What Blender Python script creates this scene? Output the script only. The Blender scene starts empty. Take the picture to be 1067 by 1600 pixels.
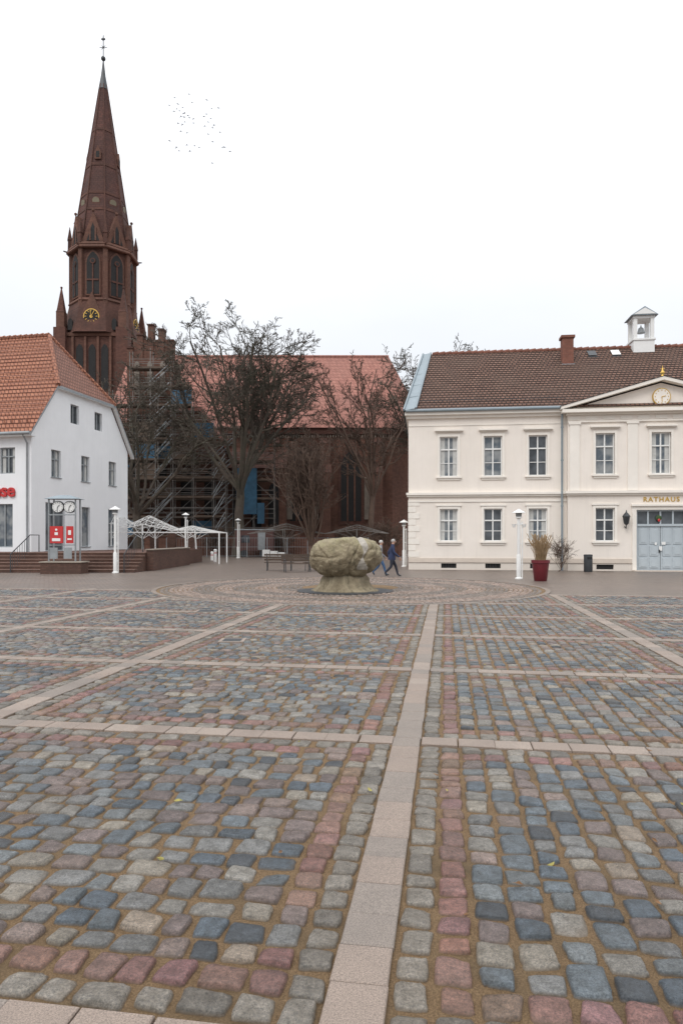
import bpy, math, random
import numpy as np
from mathutils import Vector, Matrix, noise
random.seed(4)
scene=bpy.context.scene
COL=scene.collection

# ---------------------------------------------------------------- materials
def newmat(name):
    m=bpy.data.materials.new(name); m.use_nodes=True
    nt=m.node_tree; b=nt.nodes['Principled BSDF']
    return m,nt,b
def N(nt,t,**k):
    n=nt.nodes.new(t)
    for a,v in k.items(): setattr(n,a,v)
    return n
def mixc(nt,fac,a,b,mode='MIX'):
    n=N(nt,'ShaderNodeMix',data_type='RGBA',blend_type=mode)
    for s,v in ((n.inputs[0],fac),(n.inputs[6],a),(n.inputs[7],b)):
        if hasattr(v,'is_linked'): nt.links.new(v,s)
        else:
            s.default_value=v if not isinstance(v,tuple) else (*v[:3],1)
    return n.outputs[2]
def mulc(c,k): return tuple(min(1,x*k) for x in c[:3])
def ramp(nt,val,lo,hi):
    n=N(nt,'ShaderNodeMapRange'); nt.links.new(val,n.inputs[0])
    n.inputs[1].default_value=lo; n.inputs[2].default_value=hi
    return n.outputs[0]
def noisen(nt,vec,scale,detail=4,rough=.6):
    n=N(nt,'ShaderNodeTexNoise'); n.inputs['Scale'].default_value=scale
    n.inputs['Detail'].default_value=detail; n.inputs['Roughness'].default_value=rough
    nt.links.new(vec,n.inputs['Vector']); return n.outputs[0]
def M(name,col,rough=.6,var=.18,scale=3.,bump=.1,bscale=30,metal=0,spec=.5,dirt=None,dist=.02,streak=0):
    m,nt,b=newmat(name)
    tc=N(nt,'ShaderNodeTexCoord').outputs['Object']
    n1=ramp(nt,noisen(nt,tc,scale),.3,.7)
    c=mixc(nt,n1,mulc(col,1-var),mulc(col,1+var))
    n2=ramp(nt,noisen(nt,tc,scale*.17,3),.42,.72)
    c=mixc(nt,n2,c,dirt if dirt else mulc(col,1-var*.9))
    if streak:
        mp=N(nt,'ShaderNodeMapping'); mp.inputs['Scale'].default_value=(4,4,.25); nt.links.new(tc,mp.inputs[0])
        f=N(nt,'ShaderNodeMath',operation='MULTIPLY'); nt.links.new(ramp(nt,noisen(nt,mp.outputs[0],1.5,5,.65),.52,.75),f.inputs[0]); f.inputs[1].default_value=streak
        c=mixc(nt,f.outputs[0],c,mulc(col,.62))
        sp=N(nt,'ShaderNodeSeparateXYZ'); nt.links.new(tc,sp.inputs[0])
        g=N(nt,'ShaderNodeMapRange'); nt.links.new(sp.outputs[2],g.inputs[0]); g.inputs[1].default_value=0; g.inputs[2].default_value=.9; g.inputs[3].default_value=.38; g.inputs[4].default_value=0
        c=mixc(nt,g.outputs[0],c,(.42,.36,.29))
    nt.links.new(c,b.inputs['Base Color'])
    b.inputs['Roughness'].default_value=rough; b.inputs['Metallic'].default_value=metal
    b.inputs['Specular IOR Level'].default_value=spec
    if bump:
        bn=N(nt,'ShaderNodeBump'); bn.inputs['Strength'].default_value=bump; bn.inputs['Distance'].default_value=dist
        nt.links.new(noisen(nt,tc,bscale,5),bn.inputs['Height']); nt.links.new(bn.outputs[0],b.inputs['Normal'])
    return m
def brick(name,c1,c2,mort,bw,bh,mode='wall',msize=.012,rough=.75,bump=.4,patch=None,pscale=.25,rot=0,patchamt=.6,offset=.5,spec=.3):
    m,nt,b=newmat(name)
    tc=N(nt,'ShaderNodeTexCoord').outputs['Object']
    if mode=='wall':
        sp=N(nt,'ShaderNodeSeparateXYZ'); nt.links.new(tc,sp.inputs[0])
        ad=N(nt,'ShaderNodeMath',operation='ADD'); nt.links.new(sp.outputs[0],ad.inputs[0]); nt.links.new(sp.outputs[1],ad.inputs[1])
        cb=N(nt,'ShaderNodeCombineXYZ'); nt.links.new(ad.outputs[0],cb.inputs[0]); nt.links.new(sp.outputs[2],cb.inputs[1]); vec=cb.outputs[0]
    elif mode=='roofx':
        sp=N(nt,'ShaderNodeSeparateXYZ'); nt.links.new(tc,sp.inputs[0])
        cb=N(nt,'ShaderNodeCombineXYZ'); nt.links.new(sp.outputs[0],cb.inputs[0]); nt.links.new(sp.outputs[2],cb.inputs[1]); vec=cb.outputs[0]
    else:
        mp=N(nt,'ShaderNodeMapping'); mp.inputs['Rotation'].default_value=(0,0,rot); nt.links.new(tc,mp.inputs[0]); vec=mp.outputs[0]
    t=N(nt,'ShaderNodeTexBrick'); t.offset=offset
    nt.links.new(vec,t.inputs['Vector'])
    t.inputs['Color1'].default_value=(*c1,1); t.inputs['Color2'].default_value=(*c2,1); t.inputs['Mortar'].default_value=(*mort,1)
    t.inputs['Scale'].default_value=1; t.inputs['Mortar Size'].default_value=msize; t.inputs['Brick Width'].default_value=bw; t.inputs['Row Height'].default_value=bh
    t.inputs['Mortar Smooth'].default_value=.3
    n2=ramp(nt,noisen(nt,tc,pscale,5,.65),.4,.68)
    f=N(nt,'ShaderNodeMath',operation='MULTIPLY'); nt.links.new(n2,f.inputs[0]); f.inputs[1].default_value=patchamt
    c=mixc(nt,f.outputs[0],t.outputs['Color'],patch if patch else mulc(c1,.5))
    n3=ramp(nt,noisen(nt,tc,pscale*12,4),.3,.7)
    c=mixc(nt,n3,c,mixc(nt,.25,c,(0,0,0)))
    nt.links.new(c,b.inputs['Base Color']); b.inputs['Roughness'].default_value=rough; b.inputs['Specular IOR Level'].default_value=spec
    bn=N(nt,'ShaderNodeBump'); bn.invert=True; bn.inputs['Strength'].default_value=bump; bn.inputs['Distance'].default_value=.03
    nt.links.new(t.outputs['Fac'],bn.inputs['Height']); nt.links.new(bn.outputs[0],b.inputs['Normal'])
    return m
def glassmat(name,c1,c2,scale=1.5,rough=.08):
    m,nt,b=newmat(name)
    tc=N(nt,'ShaderNodeTexCoord').outputs['Object']
    c=mixc(nt,ramp(nt,noisen(nt,tc,scale,2),.4,.6),c1,c2)
    nt.links.new(c,b.inputs['Base Color']); b.inputs['Roughness'].default_value=rough
    b.inputs['Specular IOR Level'].default_value=.6
    return m

m_cream=M('cream_plaster',(.80,.735,.665),.8,.03,1.2,.05,60,dirt=(.75,.685,.61),streak=.16)
m_creamtrim=M('cream_trim',(.81,.76,.69),.75,.05,2,.03,60)
m_plinth=M('plinth_plaster',(.62,.54,.46),.85,.10,1.5,.1,40)
m_white=M('white_plaster',(.79,.80,.81),.85,.03,1,.06,60,dirt=(.72,.73,.74),streak=.12)
m_whitepaint=M('white_paint',(.76,.76,.74),.45,.04,4,.02,40)
m_glass=glassmat('window_glass',(.08,.10,.12),(.26,.27,.27),1.3)
m_glassd=glassmat('dark_glass',(.03,.035,.04),(.09,.10,.11),1.0)
m_curtain=M('curtain_cloth',(.50,.50,.48),.9,.15,6,.2,15)
m_rathroof=brick('brown_roof_tiles',(.165,.088,.064),(.24,.132,.095),(.045,.028,.022),.24,.185,'roofx',.04,.8,.9,(.12,.078,.06),.35,patchamt=.7)
m_orangeroof=brick('orange_roof_tiles',(.37,.15,.09),(.45,.20,.122),(.12,.045,.03),.26,.27,'wall',.03,.75,.9,(.28,.125,.085),.35,patchamt=.6)
m_hiproof=brick('hip_roof_tiles',(.25,.12,.085),(.32,.155,.11),(.10,.045,.035),.26,.27,'wall',.03,.75,.9,(.20,.10,.075),.35,patchamt=.5)
m_churchroof=brick('church_roof_tiles',(.36,.16,.125),(.42,.195,.15),(.24,.10,.08),.5,.45,'wall',.04,.8,.5,(.27,.135,.11),.2,patchamt=.7)
m_brick=brick('church_brick',(.15,.070,.050),(.20,.096,.068),(.12,.075,.055),.5,.16,'wall',.015,.85,.4,(.08,.046,.036),.22)
m_brickdark=brick('tower_brick',(.115,.052,.039),(.155,.070,.051),(.09,.05,.04),.5,.16,'wall',.015,.85,.4,(.058,.033,.027),.25,patchamt=.7)
m_spire=brick('spire_brick',(.10,.045,.037),(.135,.059,.046),(.06,.03,.025),.5,.3,'wall',.02,.8,.5,(.058,.034,.03),.3,patchamt=.7)
m_brickred=brick('step_brick',(.115,.058,.044),(.16,.082,.061),(.085,.065,.05),.24,.08,'wall',.01,.75,.4,(.075,.044,.035),.5)
m_nose=M('step_nosing',(.21,.13,.10),.7,.2,5,.1)
m_chim=brick('chimney_brick',(.26,.10,.07),(.32,.13,.09),(.2,.13,.1),.24,.08,'wall',.01,.8,.4)
m_zinc=M('zinc_sheet',(.25,.30,.33),.5,.10,2,.05,20,metal=.2)
m_steel=M('galvanised_steel',(.30,.32,.33),.5,.15,4,0,metal=.3)
m_scaf=M('scaffold_tube',(.20,.185,.17),.6,.35,2,0,metal=.1)
m_dark=M('dark_metal',(.04,.045,.05),.5,.2,5,.05)
m_opening=M('louvre_dark',(.015,.014,.014),.8,.3,5,0)
m_gold=M('gilding',(.60,.38,.09),.4,.15,6,.05,metal=.6)
m_stonepale=M('pale_render',(.30,.255,.21),.85,.15,1,.1)
m_niche=M('niche_limewash',(.25,.21,.175),.9,.3,1.2,.1)
m_door=M('door_grey_paint',(.43,.48,.51),.5,.04,3,.02)
m_bark=M('bark',(.082,.064,.050),.9,.3,2,.6,12,dirt=(.068,.066,.045))
m_barkr=M('reddish_bark',(.105,.068,.050),.9,.3,2,.5,12)
m_plank=M('scaffold_planks',(.12,.085,.062),.8,.3,3,.1)
m_tarp=M('blue_tarpaulin',(.03,.105,.18),.6,.3,1.5,.4,3)
m_red=M('red_enamel',(.50,.03,.03),.4,.06,4,0)
m_planter=M('maroon_planter',(.13,.013,.02),.35,.1,4,0)
m_straw=M('dry_grass',(.36,.25,.14),.9,.3,8,0)
m_wood=M('bench_wood',(.075,.05,.035),.7,.25,6,.1)
def slabmat(name,col):
    m,nt,b=newmat(name)
    tc=N(nt,'ShaderNodeTexCoord').outputs['Object']
    c=mixc(nt,ramp(nt,noisen(nt,tc,150,3,.85),.38,.62),mulc(col,.60),mulc(col,1.38))
    c=mixc(nt,ramp(nt,noisen(nt,tc,2.2,6,.7),.40,.66),c,mixc(nt,.30,c,mulc(col,.45)))
    nt.links.new(c,b.inputs['Base Color']); 
    r=N(nt,'ShaderNodeMapRange'); nt.links.new(noisen(nt,tc,2.2,5),r.inputs[0]); r.inputs[1].default_value=.35; r.inputs[2].default_value=.65; r.inputs[3].default_value=.62; r.inputs[4].default_value=.42
    nt.links.new(r.outputs[0],b.inputs['Roughness']); b.inputs['Specular IOR Level'].default_value=.4
    bn=N(nt,'ShaderNodeBump'); bn.inputs['Strength'].default_value=.35; bn.inputs['Distance'].default_value=.004
    nt.links.new(noisen(nt,tc,150,5,.8),bn.inputs['Height']); nt.links.new(bn.outputs[0],b.inputs['Normal']); return m
m_slab=slabmat('granite_slab',(.262,.208,.172)); m_slab2=slabmat('granite_slab_pale',(.295,.24,.20)); m_slab3=slabmat('granite_slab_grey',(.225,.19,.163))
m_bin=M('bin_metal',(.05,.055,.06),.5,.1,5,0)

def sandmat():
    m,nt,b=newmat('joint_sand')
    tc=N(nt,'ShaderNodeTexCoord').outputs['Object']
    c=mixc(nt,ramp(nt,noisen(nt,tc,120,6,.85),.36,.64),(.085,.053,.027),(.30,.20,.11))
    c=mixc(nt,ramp(nt,noisen(nt,tc,1.6,4),.48,.68),c,mixc(nt,.6,c,(.085,.068,.042)))
    nt.links.new(c,b.inputs['Base Color']); b.inputs['Roughness'].default_value=.85; b.inputs['Specular IOR Level'].default_value=.25
    bn=N(nt,'ShaderNodeBump'); bn.inputs['Strength'].default_value=.9; bn.inputs['Distance'].default_value=.012
    nt.links.new(noisen(nt,tc,150,6,.8),bn.inputs['Height']); nt.links.new(bn.outputs[0],b.inputs['Normal']); return m
m_sand=sandmat()
def cobmat():
    m,nt,b=newmat('granite_cobbles')
    tc=N(nt,'ShaderNodeTexCoord').outputs['Object']
    at=N(nt,'ShaderNodeAttribute'); at.attribute_name='Col'
    n=ramp(nt,noisen(nt,tc,110,4,.9),.36,.64)
    sp=mixc(nt,n,(.42,.44,.46),(1.72,1.64,1.56))
    c=mixc(nt,1.0,at.outputs['Color'],sp,'MULTIPLY')
    n=ramp(nt,noisen(nt,tc,18,5,.75),.38,.66)
    c=mixc(nt,1.0,c,mixc(nt,n,(.66,.65,.63),(1.24,1.24,1.26)),'MULTIPLY')
    c=mixc(nt,ramp(nt,noisen(nt,tc,.55,4),.50,.68),c,mixc(nt,.16,c,(.19,.14,.09)))
    ge=N(nt,'ShaderNodeNewGeometry'); sx=N(nt,'ShaderNodeSeparateXYZ'); nt.links.new(ge.outputs['Position'],sx.inputs[0])
    lo=N(nt,'ShaderNodeMapRange'); nt.links.new(sx.outputs[2],lo.inputs[0]); lo.inputs[1].default_value=.008; lo.inputs[2].default_value=.022
    lo.inputs[3].default_value=.9; lo.inputs[4].default_value=.0
    c=mixc(nt,lo.outputs[0],c,(.105,.070,.038))
    nt.links.new(c,b.inputs['Base Color'])
    r=N(nt,'ShaderNodeMapRange'); nt.links.new(noisen(nt,tc,6,5,.7),r.inputs[0]); r.inputs[1].default_value=.35; r.inputs[2].default_value=.65
    r.inputs[3].default_value=.22; r.inputs[4].default_value=.52
    nt.links.new(r.outputs[0],b.inputs['Roughness']); b.inputs['Specular IOR Level'].default_value=.5
    bn=N(nt,'ShaderNodeBump'); bn.inputs['Strength'].default_value=.8; bn.inputs['Distance'].default_value=.008
    nt.links.new(noisen(nt,tc,45,8,.82),bn.inputs['Height']); nt.links.new(bn.outputs[0],b.inputs['Normal']); return m
m_cob=cobmat()
m_paving=brick('square_paving',(.165,.128,.108),(.24,.185,.155),(.105,.08,.06),.2,.16,'ground',.012,.42,.5,(.13,.108,.09),.35,rot=.15,patchamt=.6,spec=.5)
def rockmat():
    m,nt,b=newmat('boulder_stone')
    tc=N(nt,'ShaderNodeTexCoord').outputs['Object']
    c=mixc(nt,ramp(nt,noisen(nt,tc,3.2,9,.75),.35,.65),(.155,.12,.072),(.34,.285,.19))
    mp=N(nt,'ShaderNodeMapping'); mp.inputs['Scale'].default_value=(5,5,.7); nt.links.new(tc,mp.inputs[0])
    c=mixc(nt,ramp(nt,noisen(nt,mp.outputs[0],1.2,6,.6),.52,.72),c,(.10,.085,.05))
    sp=N(nt,'ShaderNodeSeparateXYZ'); nt.links.new(tc,sp.inputs[0])
    tp=N(nt,'ShaderNodeMath',operation='MULTIPLY'); nt.links.new(ramp(nt,sp.outputs[2],1.1,1.8),tp.inputs[0]); nt.links.new(ramp(nt,noisen(nt,tc,5,5,.7),.4,.6),tp.inputs[1])
    c=mixc(nt,tp.outputs[0],c,(.30,.27,.15))
    c=mixc(nt,ramp(nt,noisen(nt,tc,40,5,.8),.55,.75),c,(.36,.31,.22))
    nt.links.new(c,b.inputs['Base Color']); b.inputs['Roughness'].default_value=.8
    bn=N(nt,'ShaderNodeBump'); bn.inputs['Strength'].default_value=.9; bn.inputs['Distance'].default_value=.05
    nt.links.new(noisen(nt,tc,12,8,.78),bn.inputs['Height']); nt.links.new(bn.outputs[0],b.inputs['Normal']); return m
m_rock=rockmat()
m_rockpale=M('repaired_stone',(.36,.33,.285),.8,.25,6,.6,18)

# ---------------------------------------------------------------- builder
class G:
    def __init__(s,name,loc=(0,0,0),rz=0.):
        s.e=bpy.data.objects.new(name,None); COL.objects.link(s.e); s.e.empty_display_size=.3
        s.e.location=loc; s.e.rotation_euler=(0,0,rz); s.parts={}; s.T=Matrix.Identity(4)
    def add(s,part,mat,vs,fs,smooth=False):
        p=s.parts.setdefault((part,mat.name),dict(m=mat,v=[],f=[],s=smooth))
        o=len(p['v']); T=s.T
        p['v']+= [tuple(T@Vector(v)) for v in vs]; p['f']+=[tuple(i+o for i in f) for f in fs]
    def box(s,part,mat,x0,x1,y0,y1,z0,z1):
        v=[(x0,y0,z0),(x1,y0,z0),(x1,y1,z0),(x0,y1,z0),(x0,y0,z1),(x1,y0,z1),(x1,y1,z1),(x0,y1,z1)]
        s.add(part,mat,v,[(0,3,2,1),(4,5,6,7),(0,1,5,4),(1,2,6,5),(2,3,7,6),(3,0,4,7)])
    def tube(s,part,mat,pts,rad,n=8,smooth=True,caps=True):
        vs=[];fs=[]; k=len(pts); pts=[Vector(p) for p in pts]
        for i,p in enumerate(pts):
            d=(pts[min(i+1,k-1)]-pts[max(i-1,0)])
            d=d.normalized() if d.length>1e-9 else Vector((0,0,1))
            ref=Vector((1,0,0)) if abs(d.x)<.8 else Vector((0,1,0))
            a=d.cross(ref).normalized(); b=d.cross(a)
            for j in range(n):
                t=2*math.pi*j/n+(math.pi/n)
                vs.append(p+(a*math.cos(t)+b*math.sin(t))*rad[i])
        for i in range(k-1):
            for j in range(n):
                fs.append((i*n+j,i*n+(j+1)%n,(i+1)*n+(j+1)%n,(i+1)*n+j))
        if caps: fs.append(tuple(range(n))[::-1]); fs.append(tuple((k-1)*n+j for j in range(n)))
        s.add(part,mat,vs,fs,smooth)
    def cyl(s,part,mat,p0,p1,r0,r1=None,n=10,smooth=True):
        s.tube(part,mat,[p0,p1],[r0,r0 if r1 is None else r1],n,smooth)
    def prism(s,part,mat,pts,y0,y1):
        n=len(pts); v=[(x,y0,z) for x,z in pts]+[(x,y1,z) for x,z in pts]
        f=[tuple(range(n)),tuple(range(2*n-1,n-1,-1))]+[(i,i+n,(i+1)%n+n,(i+1)%n) for i in range(n)]
        s.add(part,mat,v,f)
    def lathe(s,part,mat,prof,c=(0,0,0),n=20,smooth=True,ph=0.):
        vs=[];fs=[]
        for r,z in prof:
            for j in range(n):
                t=2*math.pi*j/n+ph; vs.append((c[0]+r*math.cos(t),c[1]+r*math.sin(t),c[2]+z))
        for i in range(len(prof)-1):
            for j in range(n): fs.append((i*n+j,i*n+(j+1)%n,(i+1)*n+(j+1)%n,(i+1)*n+j))
        fs.append(tuple(range(n))[::-1]); fs.append(tuple((len(prof)-1)*n+j for j in range(n)))
        s.add(part,mat,vs,fs,smooth)
    def ball(s,part,mat,c,r,n=12):
        if not hasattr(r,'__len__'): r=(r,r,r)
        vs=[];fs=[]; m=n//2
        for i in range(m+1):
            ph=math.pi*i/m
            for j in range(n):
                t=2*math.pi*j/n; vs.append((c[0]+r[0]*math.sin(ph)*math.cos(t),c[1]+r[1]*math.sin(ph)*math.sin(t),c[2]+r[2]*math.cos(ph)))
        for i in range(m):
            for j in range(n): fs.append((i*n+j,(i+1)*n+j,(i+1)*n+(j+1)%n,i*n+(j+1)%n))
        s.add(part,mat,vs,fs,True)
    def done(s):
        for (part,_),p in s.parts.items():
            me=bpy.data.meshes.new(part); me.from_pydata(p['v'],[],p['f']); me.materials.append(p['m'])
            if p['s']: me.polygons.foreach_set('use_smooth',[True]*len(me.polygons))
            me.update()
            if p['s']:
                try: me.set_sharp_from_angle(angle=math.radians(40))
                except Exception: pass
            o=bpy.data.objects.new(part,me); COL.objects.link(o); o.parent=s.e
        return s.e
    def text(s,part,mat,body,size,loc,ext=.02,align='CENTER',rot=(math.pi/2,0,0),sx=1,off=0.):
        cu=bpy.data.curves.new(part,'FONT'); cu.body=body; cu.size=size; cu.extrude=ext; cu.align_x=align; cu.align_y='CENTER'
        cu.offset=off
        cu.materials.append(mat); cu.space_character=sx
        o=bpy.data.objects.new(part,cu); COL.objects.link(o); o.parent=s.e
        o.matrix_local=s.T@(Matrix.Translation(loc)@Matrix.Rotation(rot[2],4,'Z')@Matrix.Rotation(rot[0],4,'X'))

def wall(g,part,mat,x0,x1,z0,z1,ops,y=0.,dep=.22):
    xs=sorted({x0,x1,*[o[0] for o in ops],*[o[1] for o in ops]}); zs=sorted({z0,z1,*[o[2] for o in ops],*[o[3] for o in ops]})
    for i in range(len(xs)-1):
        for j in range(len(zs)-1):
            cx=(xs[i]+xs[i+1])/2; cz=(zs[j]+zs[j+1])/2
            if any(o[0]<cx<o[1] and o[2]<cz<o[3] for o in ops): continue
            g.add(part,mat,[(xs[i],y,zs[j]),(xs[i+1],y,zs[j]),(xs[i+1],y,zs[j+1]),(xs[i],y,zs[j+1])],[(0,1,2,3)])
    for a,b,c,d in [o[:4] for o in ops]:
        Y=y+dep
        g.add(part,mat,[(a,y,c),(a,Y,c),(a,Y,d),(a,y,d)],[(0,1,2,3)])
        g.add(part,mat,[(b,y,c),(b,Y,c),(b,Y,d),(b,y,d)],[(3,2,1,0)])
        g.add(part,mat,[(a,y,d),(b,y,d),(b,Y,d),(a,Y,d)],[(0,1,2,3)])
        g.add(part,mat,[(a,y,c),(b,y,c),(b,Y,c),(a,Y,c)],[(3,2,1,0)])
def window(g,x0,x1,z0,z1,y=0.,rec=.12,trans=None,bars=(),fr=.06,glass=None,frame=None,mull=True,curt=False):
    frame=frame or m_whitepaint; glass=glass or m_glass
    Y=y+rec
    g.add('window_glass',glass,[(x0,Y+.05,z0),(x1,Y+.05,z0),(x1,Y+.05,z1),(x0,Y+.05,z1)],[(0,1,2,3)])
    g.box('window_frames',frame,x0,x0+fr,Y,Y+.06,z0,z1); g.box('window_frames',frame,x1-fr,x1,Y,Y+.06,z0,z1)
    g.box('window_frames',frame,x0+fr,x1-fr,Y,Y+.06,z0,z0+fr); g.box('window_frames',frame,x0+fr,x1-fr,Y,Y+.06,z1-fr,z1)
    xc=(x0+x1)/2
    if mull: g.box('window_frames',frame,xc-fr*.6,xc+fr*.6,Y-.012,Y+.055,z0+fr,z1-fr)
    if trans is not None:
        zt=z0+(z1-z0)*trans; g.box('window_frames',frame,x0+fr,x1-fr,Y-.022,Y+.05,zt-fr*.6,zt+fr*.6)
    for b in bars:
        zt=z0+(z1-z0)*b; g.box('window_frames',frame,x0+fr,x1-fr,Y+.01,Y+.052,zt-.018,zt+.018)
    if curt:
        for a,b in ((x0+fr+.01,x0+fr+.22),(x1-fr-.22,x1-fr-.01)):
            g.add('curtains',m_curtain,[(a,Y+.045,z0+fr),(b,Y+.045,z0+fr),(b,Y+.045,z1-fr),(a,Y+.045,z1-fr)],[(0,1,2,3)])

# ================================================================ RATHAUS
R=G('rathaus_town_hall',(3.78,38.6,0),-math.atan2(.122,.9925))
L=27.0; RX0,RX1=8.65,18.35; D=11.2
wx=[2.25,4.68,7.11,19.89,22.32,24.75]; hw=.5
ops=[]
for x in wx: ops+=[(x-hw,x+hw,5.23,7.47),(x-hw,x+hw,1.6,3.42),(x-.42,x+.42,.10,.36)]
opsL=[o for o in ops if o[1]<RX0]; opsR=[o for o in ops if o[0]>RX1]
for (a,b,oo) in ((0,RX0,opsL),(RX1,L,opsR)):
    wall(R,'walls',m_cream,a,b,-.3,8.9,oo)
    R.box('plinth',m_plinth,a,b,-.06,-.003,.42,.66) 
    R.box('cornice_middle',m_creamtrim,a+(0 if a else -.08),b,-.12,-.002,4.10,4.20); R.box('cornice_middle',m_creamtrim,a+(0 if a else -.12),b,-.2,-.002,4.202,4.33)
    R.box('band_lower',m_creamtrim,a,b,-.05,-.002,3.80,3.90)
    R.box('cornice_eaves',m_creamtrim,a-.1 if a==0 else a,b,-.16,-.002,8.50,8.66); R.box('cornice_eaves',m_creamtrim,a-.2 if a==0 else a,b,-.34,-.002,8.662,8.84)
    R.box('frieze',m_creamtrim,a,b,-.035,-.002,8.08,8.14)
    R.tube('gutter',m_zinc,[(a-.15,-.42,8.90),(b,-.42,8.90)],[.09,.09],8)
for k in range(9): R.box('quoins',m_creamtrim,-.02,.42 if k%2 else .62,-.03,-.002,.72+k*.36,1.04+k*.36)
R.box('side_wall',m_cream,0.002,.3,.25,D,-.3,8.88); R.box('side_wall',m_cream,L-.3,L-.002,.25,D,-.3,8.88); R.box('back_wall',m_cream,.3,L-.3,D-.3,D-.002,-.3,8.88)
R.box('interior_floor',m_dark,.3,L-.3,.5,D-.3,4.4,4.5)
def rwindow(x,y,z0,z1,up,open_=False,curt=False):
    window(R,x-hw,x+hw,z0,z1,y,.12,trans=.68 if up else .64,bars=(.34,) if up else (.32,),glass=m_glassd if (open_) else (m_glass),curt=curt)
    t=.13
    R.box('architraves',m_creamtrim,x-hw-t,x-hw-.002,y-.045,y-.002,z0,z1+t); R.box('architraves',m_creamtrim,x+hw+.002,x+hw+t,y-.045,y-.002,z0,z1+t)
    R.box('architraves',m_creamtrim,x-hw,x+hw,y-.045,y-.002,z1+.002,z1+t)
    R.box('sills',m_creamtrim,x-hw-.2,x+hw+.2,y-.13,y+.05,z0-.09,z0-.004)
    R.box('sills',m_creamtrim,x-hw-.12,x+hw+.12,y-.06,y-.002,z0-.2,z0-.092)
    if up:
        R.box('hoods',m_creamtrim,x-hw-.2,x+hw+.2,y-.1,y-.002,z1+.24,z1+.30); R.box('hoods',m_creamtrim,x-hw-.28,x+hw+.28,y-.2,y-.002,z1+.302,z1+.38)
    else:
        R.box('hoods',m_creamtrim,x-hw-.2,x+hw+.2,y-.08,y-.002,z1+.15,z1+.24)
for i,x in enumerate(wx):
    rwindow(x,0,5.23,7.47,True,open_=(i==2),curt=(i==0)); rwindow(x,0,1.6,3.42,False,open_=(i==1),curt=i in(0,2))
    R.add('cellar_glass',m_opening,[(x-.42,.1,.1),(x+.42,.1,.1),(x+.42,.1,.36),(x-.42,.1,.36)],[(0,1,2,3)])
    for q in range(5): R.cyl('cellar_grilles',m_dark,(x-.32+q*.16,.05,.1),(x-.32+q*.16,.05,.36),.012,n=5)
PY=-.3
rx=[10.6,13.5,16.4]; opsc=[]
for x in rx: opsc.append((x-.52,x+.52,5.23,7.47))
for x in (10.6,16.4): opsc+= [(x-.5,x+.5,1.6,3.42),(x-.45,x+.45,.08,.34)]
opsc.append((12.22,14.78,-.02,3.30))
wall(R,'walls',m_cream,RX0,RX1,-.3,8.55,opsc,PY,.3)
R.box('projection_returns',m_cream,RX0+.002,RX0+.2,PY+.01,.1,-.3,8.54); R.box('projection_returns',m_cream,RX1-.2,RX1-.002,PY+.01,.1,-.3,8.54)
for a,b in ((RX0-.04,12.0),(15.0,RX1+.04)): R.box('plinth',m_plinth,a,b,PY-.06,PY-.003,.42,.66)
for x in rx: rwindow(x,PY,5.23,7.47,True,curt=(x>13))
for x in (10.6,16.4):
    rwindow(x,PY,1.6,3.42,False,open_=(x<11)); R.add('cellar_glass',m_opening,[(x-.45,PY+.1,.08),(x+.45,PY+.1,.08),(x+.45,PY+.1,.34),(x-.45,PY+.1,.34)],[(0,1,2,3)])
R.box('cornice_middle',m_creamtrim,RX0-.08,RX1+.08,PY-.12,PY-.002,4.10,4.20); R.box('cornice_middle',m_creamtrim,RX0-.16,RX1+.16,PY-.22,PY-.002,4.202,4.34)
for x in (9.0,12.02,14.98,18.0):
    R.box('pilasters',m_creamtrim,x-.26,x+.26,PY-.07,PY-.002,4.36,7.95)
    R.box('pilasters',m_creamtrim,x-.32,x+.32,PY-.11,PY-.002,7.952,8.06)
R.box('entablature',m_creamtrim,RX0-.02,RX1+.02,PY-.1,PY-.002,8.062,8.14)
R.box('entablature',m_creamtrim,RX0-.1,RX1+.1,PY-.16,PY-.002,8.46,8.56)
R.box('entablature',m_creamtrim,RX0-.36,RX1+.36,PY-.42,PY-.002,8.562,8.74)
for x in [9.0+i*.9 for i in range(11)]: R.box('frieze_panels',m_creamtrim,x-.3,x+.3,PY-.03,PY-.003,8.2,8.4)
cx=13.5
R.prism('pediment_wall',m_cream,[(RX0-.1,8.742),(RX1+.1,8.742),(cx,10.12)],PY+.02,PY+3)
for sg in (-1,1):
    e=4.85+.42
    R.prism('pediment_cornice',m_creamtrim,[(cx+sg*e,8.745),(cx+sg*e,8.90),(cx,10.38),(cx,10.20)] if sg>0 else [(cx,10.20),(cx,10.38),(cx-e,8.90),(cx-e,8.745)],PY-.42,PY+.018)
    R.add('pediment_roof',m_zinc,[(cx+sg*(e+.05),PY-.46,8.91),(cx,PY-.46,10.41),(cx,3.0,10.41),(cx+sg*(e+.05),.6,8.91)],[(0,1,2,3)])
R.cyl('tower_clock',m_gold,(cx,PY-.07,9.36),(cx,PY+.01,9.36),.47,n=32); R.cyl('tower_clock_face',m_creamtrim,(cx,PY-.09,9.36),(cx,PY-.068,9.36),.42,n=32)
for k in range(12):
    t=k*math.pi/6; R.box('clock_marks',m_gold,cx+.34*math.sin(t)-.02,cx+.34*math.sin(t)+.02,PY-.105,PY-.092,9.36+.34*math.cos(t)-.03,9.36+.34*math.cos(t)+.03)
R.cyl('clock_hands',m_gold,(cx,PY-.11,9.36),(cx+.2,PY-.11,9.36+.03),.018,n=5); R.cyl('clock_hands',m_gold,(cx,PY-.11,9.36),(cx+.02,PY-.11,9.08),.016,n=5)
R.lathe('finial',m_gold,[(.1,0),(.06,.12),(.13,.22),(.06,.33),(.02,.5),(.01,.62)],(cx,PY-.2,10.38),10)
R.box('finial',m_gold,cx-.12,cx+.12,PY-.22,PY-.18,10.8,10.83)
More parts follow.
